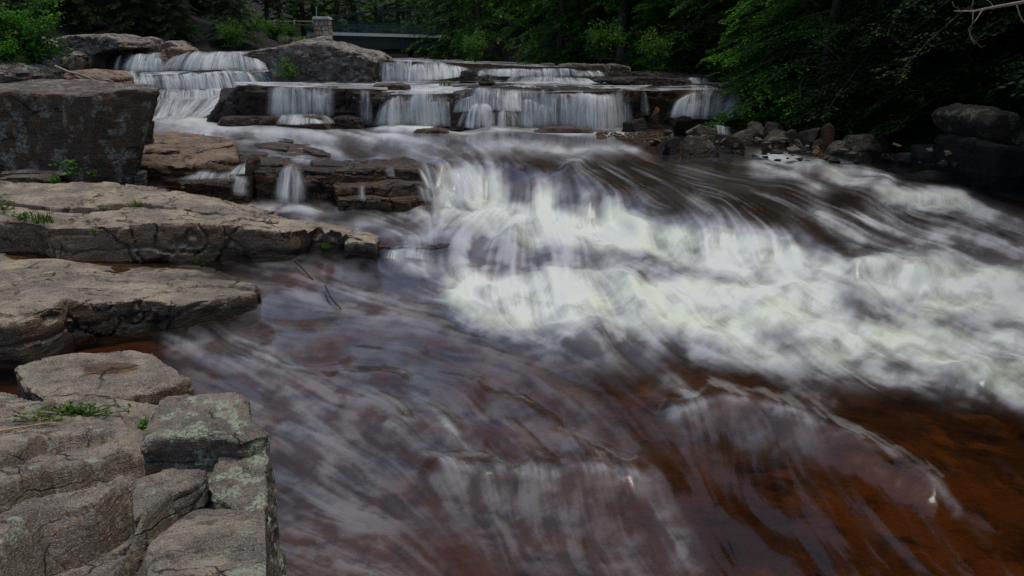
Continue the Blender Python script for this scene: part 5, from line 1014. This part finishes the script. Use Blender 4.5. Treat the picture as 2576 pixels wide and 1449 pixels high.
for x, y, s in [(-44, 52, 1.0), (-39, 51.5, .95), (-34.5, 53, 1.0), (-30.5, 50.5, .9), (-27, 57, 1.0), (-48, 46, 1.0), (-42, 45, .9)]:
    tree('hemFar', x, y, s, shared, 'hemlocks closing the left background', 'hemlockshade' if x < -32 else None)
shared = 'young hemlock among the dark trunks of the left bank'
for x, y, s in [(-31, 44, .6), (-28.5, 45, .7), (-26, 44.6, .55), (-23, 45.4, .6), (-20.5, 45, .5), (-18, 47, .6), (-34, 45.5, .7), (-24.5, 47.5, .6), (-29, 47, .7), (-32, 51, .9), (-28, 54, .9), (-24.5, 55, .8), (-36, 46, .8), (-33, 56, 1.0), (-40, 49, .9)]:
    tree('young', x, y, s, shared, 'young hemlocks of the left bank', 'hemlockshade', 'young_hemlock')
# bushes
e = plant('sapling', 'sapling', tuple(at(105, 186, y=24.5)), 0.4, 1.0, 'leafy green sapling beside the grey rock at the top left', 'tree', mat='hemlock')
for i, (u, v, y, s, lab) in enumerate([(470, 112, 46, .8, 'small bush in front of the dark trunks above the cascade'), (590, 120, 45, .9, 'green bush at the top edge of the cascade'), (690, 112, 55, 1.0, 'green bush below the wooden fence'), (640, 108, 58, 1.1, 'bush left of the weedy slope by the bridge'), (735, 105, 60, .8, 'low bush right under the wooden fence posts'), (440, 96, 52, .9, 'bush on the needle covered slope'), (1195, 152, 42, .9, 'low bush under the hemlock boughs near the bridge'), (1510, 152, 36, 1.0, 'bright bush behind the long flat pale rock'), (1640, 176, 32, .9, 'bush hanging over the right end of the upper shelf'), (30, 118, 40, 1.2, 'bush on the skyline behind the sapling'), (20, 185, 23, .7, 'low bush at the foot of the sapling')]):
    plant('bush', 'shrub', tuple(at(u, v, y=y)), i*1.3, s, lab, 'bush', 'bushes', parts=('stem', 'foliage'))
# weeds on the slope by the bridge pillar
def tuft(name, label, loc, n, hgt, spread, mat, seed, wid=.012, group=None, cat='grass', kind=None, ell=(1, 1)):
    r = np.random.default_rng(seed); V, F, R = [], [], []
    for k in range(n):
        az = r.uniform(0, 6.28); b = np.array([r.normal(0, spread*.45)*ell[0], r.normal(0, spread*.45)*ell[1], -.02]); hh = hgt*r.uniform(.5, 1.1); out = np.array([math.cos(az), math.sin(az), 0])*hh*r.uniform(.1, .6)
        sd = np.array([-math.sin(az), math.cos(az), 0])*wid; n0 = len(V)
        for t, w in ((0, 1), (.5, .8), (1, .05)):
            p = b+out*t*t+np.array([0, 0, hh*(t-.25*t*t)]); V += [p-sd*w, p+sd*w]
        F += [[n0, n0+1, n0+3, n0+2], [n0+2, n0+3, n0+5, n0+4]]; R += [r.uniform(0, 1)]*6
    o = mesh_obj(name, np.array(V), F, M[mat], base=False, attrs={'rnd': R}); o.location = loc
    return tag(o, label, cat, group, kind)
def leafy(name, label, loc, n, rad, hgt, leaf, mat, seed, group=None, ell=(1, 1), cat='plant'):
    r = np.random.default_rng(seed); P = np.stack([r.normal(0, rad*.5, n)*ell[0], r.normal(0, rad*.5, n)*ell[1], r.uniform(.2, 1, n)*hgt], 1)
    dv = unit(r.normal(0, 1, (n, 3))*np.array([1, 1, .4])); nv = unit(np.array([0, -.5, 1.])+r.normal(0, .5, (n, 3))); sz = leaf*r.uniform(.6, 1.3, n)
    v, f, rr = leaves(P, dv, nv, sz, sz*.55, r.uniform(0, 1, n)); nn = len(v)
    st = MB()
    for k in range(0, n, 6): st.tube([(0, 0, -.03), P[k]*np.array([.5, .5, .5]), P[k]], .004, 3, False)
    V = np.concatenate([v, np.array(st.V)]); F = [list(q) for q in f]+[[i+nn for i in q] for q in st.F]
    o = mesh_obj(name, V, F, M[mat], base=False, smooth=False, attrs={'rnd': np.concatenate([rr, np.full(len(st.V), .3)])}); o.location = loc
    return tag(o, label, cat, group)
c = at(712, 106, y=62); tuft('weeds', 'bright green weeds covering the slope left of the stone pillar', tuple(c), 1500, .7, 2.6, 'grass', 1, .05, cat='weeds', kind='stuff', ell=(1.0, .8))
c = at(720, 106, y=58); tuft('weeds', 'pale silvery weeds at the foot of the bridge slope', tuple(c), 300, .6, 1.6, 'sage', 2, .06, cat='weeds', kind='stuff')
GT = 'plants in the rock cracks'
tuft('grass_tuft', 'tall bright grass tuft on the long slab near the left edge', tuple(at(106, 558, z=.96)), 70, .32, .18, 'grass', 3, .007, GT)
tuft('grass_tuft', 'bright little tuft on the bench below the big boulder', tuple(at(340, 516, z=1.04)), 50, .18, .14, 'grass', 4, .006, GT)
leafy('leafy_weed', 'rosette of grey green leaves left of the bright little tuft', tuple(at(262, 527, z=1.02)), 60, .11, .08, .08, 'sage', 5, GT)
leafy('leafy_weed', 'bright leaves at the left edge of the bench', tuple(at(12, 532, z=1.02)), 60, .18, .2, .08, 'grass', 6, GT)
leafy('leafy_weed', 'leaves beside the tall grass tuft', tuple(at(62, 552, z=.97)), 50, .2, .12, .08, 'broad', 7, GT)
leafy('fern', 'dark fern at the foot of the big boulder', tuple(at(178, 452, y=14.2)), 70, .22, .4, .08, 'broad', 8, GT)
leafy('fern', 'small fern on the right of the big boulder foot', tuple(at(236, 448, y=14.3)), 50, .09, .16, .08, 'broad', 9, GT)
leafy('fern', 'dark fern beside the small pale flat stone', tuple(at(142, 462, y=13.9)), 40, .14, .16, .07, 'broad', 10, GT)
leafy('leafy_weed', 'yellow green sprig on the front of the long slab', tuple(at(240, 592, y=11.15)), 24, .07, .2, .06, 'grass', 11, GT)
tuft('grass_tuft', 'thin grass in the crack under the long slab', tuple(at(493, 658, z=.12)), 22, .2, .1, 'grass', 12, .006, GT)
tuft('grass_tuft', 'thin drooping grass near the right tip of the long slab', tuple(at(822, 622, y=12.5)), 24, .2, .1, 'grass', 13, .006, GT)
leafy('leafy_weed', 'white flowering sprig on the front edge of the second slab', tuple(at(568, 780, y=9.2)), 26, .07, .14, .05, 'sage', 14, GT)
tuft('grass_tuft', 'tiny tuft on the upper shelf above the main falls', tuple(at(1125//1, 214, y=29)), 60, .3, .35, 'grass', 15, .012, GT)
leafy('bush_patch', 'green plants at the left foot of the massive mottled rock', tuple(at(728, 200, y=32.6)), 260, .5, .7, .12, 'broad', 16, GT)
leafy('bush_patch', 'small green plant on the face of the massive mottled rock', tuple(at(722, 170, y=32.6)), 60, .35, .5, .1, 'broad', 17, GT)
c = on_ledge(200, 1046); leafy('creeping_plant', 'green creeping leaves in the seam of the near bedrock', tuple(c+np.array([0, 0, .0])), 240, .16, .07, .035, 'grass', 18, GT, (1.5, .35))
c = on_ledge(100, 1062); leafy('creeping_plant', 'thin trail of leaves left of the creeping plant', tuple(c), 70, .16, .03, .03, 'grass', 19, GT, (1.4, .2))
c = on_ledge(362, 1078); leafy('moss_tuft', 'dark green moss at the left side of the lichen block', tuple(c), 90, .05, .06, .02, 'broad', 20, GT, (.5, 1.2))
# puddle on the low slab
th = np.linspace(0, 2*math.pi, 40, endpoint=False); c = at(268, 924, z=.572)
ring = np.stack([c[0]+(.26+.05*np.sin(3*th)+.03*np.sin(5*th+1))*np.cos(th), c[1]+(.13+.03*np.sin(2*th+1))*np.sin(th), np.full(40, c[2])], 1)
V = ring; F = [list(range(40))]
tag(mesh_obj('puddle', V, F, M['water'], smooth=False, attrs={'foam': np.zeros(40), 'tint': np.zeros(40)}), 'dark rain puddle in the hollow of the low grey slab', 'puddle')
# bare branches
mb = MB(); pr = [(2640, -10, 8.6), (2570, 6, 8.8), (2500, 18, 9.0), (2450, 28, 9.2), (2400, 28, 9.3)]
mb.tube([at(u, v, y=y) for u, v, y in pr], [.022, .02, .016, .012, .006], 6)
for pts, r in [([(2472, 24), (2455, 50), (2436, 72), (2444, 96), (2452, 112)], .006), ([(2448, 30), (2446, 60), (2438, 90), (2470, 120)], .004), ([(2555, 8), (2566, 40), (2580, 62)], .006), ([(2500, 18), (2490, 5), (2470, -10)], .005), ([(2440, 28), (2446, 10), (2450, -8)], .004), ([(2420, 28), (2400, 16), (2395, 4)], .003)]:
    mb.tube([at(u, v, y=9.05) for u, v in pts], r, 5)
off = at(2640, -10, y=8.6)
tag(mb.build('bare_branch', M['deadwood'], smooth=True), 'bare pale branch with curling twigs hanging in the top right corner', 'branch')
def stick(name, label, pts, rad, mat, extra=()):
    m = MB(); m.tube(pts, rad, 6)
    for q, r in extra: m.tube(q, r, 5)
    return tag(m.build(name, M[mat], smooth=True), label, 'branch')
stick('dead_branch', 'forked pale dead branch lying on the tan rock at the left bank', [at(138, 166, y=27), at(175, 182, y=27), at(205, 188, y=26.8), at(238, 202, y=26.5)], [.05, .045, .04, .025], 'deadwood', [([at(180, 183, y=27), at(195, 192, y=26.8), at(208, 201, y=26.6)], .025)])
stick('wet_stick', 'dark stick slanting out of the brown pool', [at(742, 656, z=.10), at(762, 676, z=.06), at(788, 705, z=-.05)], [.022, .018, .012], 'darkwood')
stick('wet_stick', 'curved dark stick awash in the near channel', [at(818, 718, z=.04), at(832, 748, z=.06), at(858, 778, z=.02)], [.014, .018, .012], 'darkwood')
c = [on_ledge(u, v, .02) for u, v in [(-60, 1102), (20, 1086), (110, 1074), (210, 1066)]]
stick('straw', 'long dry straw lying on the near bedrock below the creeping plant', c, [.004, .005, .004, .002], 'straw')
for i, (u, v) in enumerate([(434, 1195), (348, 1203), (316, 1267), (200, 1311), (136, 1342), (283, 1346), (164, 1330), (474, 1205), (363, 1047), (317, 1072), (142, 1139), (340, 1308)]):
    c = on_ledge(u, v, .008)
    r = np.random.default_rng(i+70); P = c+r.normal(0, .008, (4, 3))*np.array([1, 1, .1]); vv, ff, rr = leaves(P, unit(r.normal(0, 1, (4, 3))*np.array([1, 1, .1])), unit(np.array([0, 0, 1.])+r.normal(0, .3, (4, 3))), .012, .006, np.zeros(4))
    vv = np.concatenate([vv, vv-np.array([0, 0, .002])]); ff = [list(q) for q in ff]+[[k+16 for k in q[::-1]] for q in ff]
    tag(mesh_obj('fallen_leaf', vv, ff, M['needle'], smooth=False), 'tiny orange leaf scrap on the near bedrock', 'leaf', 'orange leaf scraps on the bedrock')

# ------------------------------------------------------------------ bridge, pillar, fence
P0 = at(832, 81, y=70); zt = P0[2]; A0 = np.array([P0[0], 70., zt]); dirb = np.array([8.9, 8.0, 0]); dirb /= np.linalg.norm(dirb); nb_ = np.array([-dirb[1], dirb[0], 0])
br = empty('bridge', (A0[0], A0[1], zt-1.7), 'dark green steel bridge with arched trusses over the upper river', 'bridge'); bo = np.array(br.location)
LEN, WID = 27.0, 5.0
def pt(s, w, z): return A0+dirb*s+nb_*w+np.array([0, 0, z])
m = MB(); m.bar(pt(0, WID/2, -.14), pt(LEN, WID/2, -.14), WID, .28); m.build('deck', M['concrete'], br, off=bo)
for w in (.15, 1.6, 3.2, WID-.15):
    m = MB(); m.bar(pt(0, w, -.86), pt(LEN, w, -.86), .06, 1.1); m.bar(pt(0, w, -1.42), pt(LEN, w, -1.42), .4, .06); m.build('girder', M['steel'], br, off=bo)
for w in (.0, WID):
    up = lambda s: .95+1.75*math.sin(math.pi*min(max(s/LEN, 0), 1))**.75
    n = 28; ch = [pt(LEN*i/n, w, up(LEN*i/n)) for i in range(n+1)]
    m = MB()
    for a, b in zip(ch[:-1], ch[1:]): m.bar(a, b, .10, .14)
    chord = m.build('arch_chord', M['steel'], br, off=bo)
    for i in range(1, 9):
        s = LEN*i/9; m = MB(); m.bar(pt(s, w, 0), pt(s, w, up(s)), .09, .09); m.build('truss_post', M['steel'], chord, off=bo)
for w in (.12, WID-.12):
    for z, nm in ((.06, 'bottom_rail'), (.62, 'middle_rail'), (1.0, 'top_rail')):
        m = MB(); m.bar(pt(0, w, z), pt(LEN, w, z), .06, .06); rail_ = m.build(nm, M['steelgreen'], br, off=bo)
    for i in range(0, 13):
        m = MB(); m.bar(pt(.3+i*2.2, w+.002, 0), pt(.3+i*2.2, w+.002, 1.05), .1, .1); m.build('railing_post', M['steelgreen'], rail_, off=bo)
    m = MB(); k = 0.15
    while k < LEN: m.bar(pt(k, w, .06), pt(k, w, .66), .02, .02); k += .15
    k = 0.2
    while k < LEN-.3:
        m.bar(pt(k, w, .66), pt(k+.3, w, .97), .02, .02); m.bar(pt(k+.3, w, .66), pt(k, w, .97), .02, .02); k += .3
    tag(m.build('railing_lattice', M['steelgreen'], rail_, off=bo), kind='stuff')
# stone pillar: core, cap and picked-out stones
pc = at(813, 105, y=69.2); px, py = pc[0], 69.6; top = at(813, 42, y=69.2)[2]; bot = pc[2]-1.2; hw = .68
pil = empty('stone_pillar', (px, py, bot), 'square rubble stone pillar with pale cap at the left end of the bridge', 'pillar'); po = np.array(pil.location)
m = MB(); m.box((px, py, (bot+top-.2)/2), (hw, hw, (top-.2-bot)/2)); m.build('core', M['mortar'], pil, off=po)
m = MB(); m.box((px, py, top-.16), (hw+.08, hw+.08, .09)); m.box((px, py, top-.05), (hw+.02, hw+.02, .04)); m.build('cap', M['palestone'], pil, off=po)
r = np.random.default_rng(12)
for f in range(4):
    n = [np.array([0, -1., 0]), np.array([1., 0, 0]), np.array([0, 1., 0]), np.array([-1., 0, 0])][f]; sdv = np.cross((0, 0, 1.), n)
    z = bot+.02
    while z < top-.34:
        hh = r.uniform(.26, .46); hh = min(hh, top-.27-z); x = -hw+.01
        while x < hw-.12:
            ww = min(r.uniform(.28, .62), hw-.01-x); ww = hw-.01-x if hw-.01-x-ww < .2 else ww
            m = MB(); bm = bmesh.new(); k = 7; th = r.uniform(.03, .07); ring = []
            for q in range(4):
                cx = (x+.02, x+ww-.02, x+ww-.02, x+.02)[q]; cz = (z+.02, z+.02, z+hh-.02, z+hh-.02)[q]
                ring.append((cx+r.uniform(-.015, .015), cz+r.uniform(-.015, .015)))
            V = [np.array([px, py, 0])+n*(hw-.03)+sdv*a+np.array([0, 0, b]) for a, b in ring]
            cxm = x+ww/2; czm = z+hh/2
            V += [np.array([px, py, 0])+n*(hw+th+r.uniform(-.01, .01))+sdv*(cxm+(a-cxm)*.82)+np.array([0, 0, czm+(b-czm)*.82]) for a, b in ring]
            F = [[4, 5, 6, 7]]+[[i, (i+1) % 4, 4+(i+1) % 4, 4+i] for i in range(4)]
            bm.free(); mesh_obj('stone', np.array(V)-po, F, M['stoneA' if r.random() < .6 else 'stoneB'], pil, smooth=False)
            x += ww
        z += hh
# pale wing wall stone, pole, fence
a, b = at(795, 101, y=68.2), at(818, 94, y=68.6); e_ = at(829, 95, y=69)
m = MB(); m.bar(a, b, .8, .3); m.bar(b+np.array([.03, 0, 0]), e_, .78, .3); tag(m.build('wing_wall', M['palestone']), 'pale concrete coping stepping down in front of the stone pillar', 'wall')
m = MB(); m.tube([at(796, 75, y=70.8), at(796, 16, y=70.8)], .05, 8); tag(m.build('pole', M['pole']), 'thin grey metal pole just left of the stone pillar', 'pole')
fe = empty('wooden_fence', tuple(at(740, 78, y=72)), 'weathered split rail fence left of the stone pillar', 'fence'); fo = np.array(fe.location)
def fp(u, v): return at(u, v, y=72+(790-u)*.02)
for v0, v1 in ((53.5, 54.5), (62, 64)):
    for a, b in ((600, 640), (640, 690), (690, 740), (740, 793)):
        m = MB(); m.tube([fp(a-3, v0+random.uniform(-.5, .5)), fp((a+b)/2, (v0+v1)/2+.6), fp(b+3, v1+random.uniform(-.4, .4))], .075, 6); m.build('rail', M['wood'], fe, smooth=True, off=fo)
for u in (642, 691, 741, 789):
    m = MB(); m.tube([fp(u, 82), fp(u, 50)], .1, 7); m.build('post', M['wood'], fe, smooth=True, off=fo)
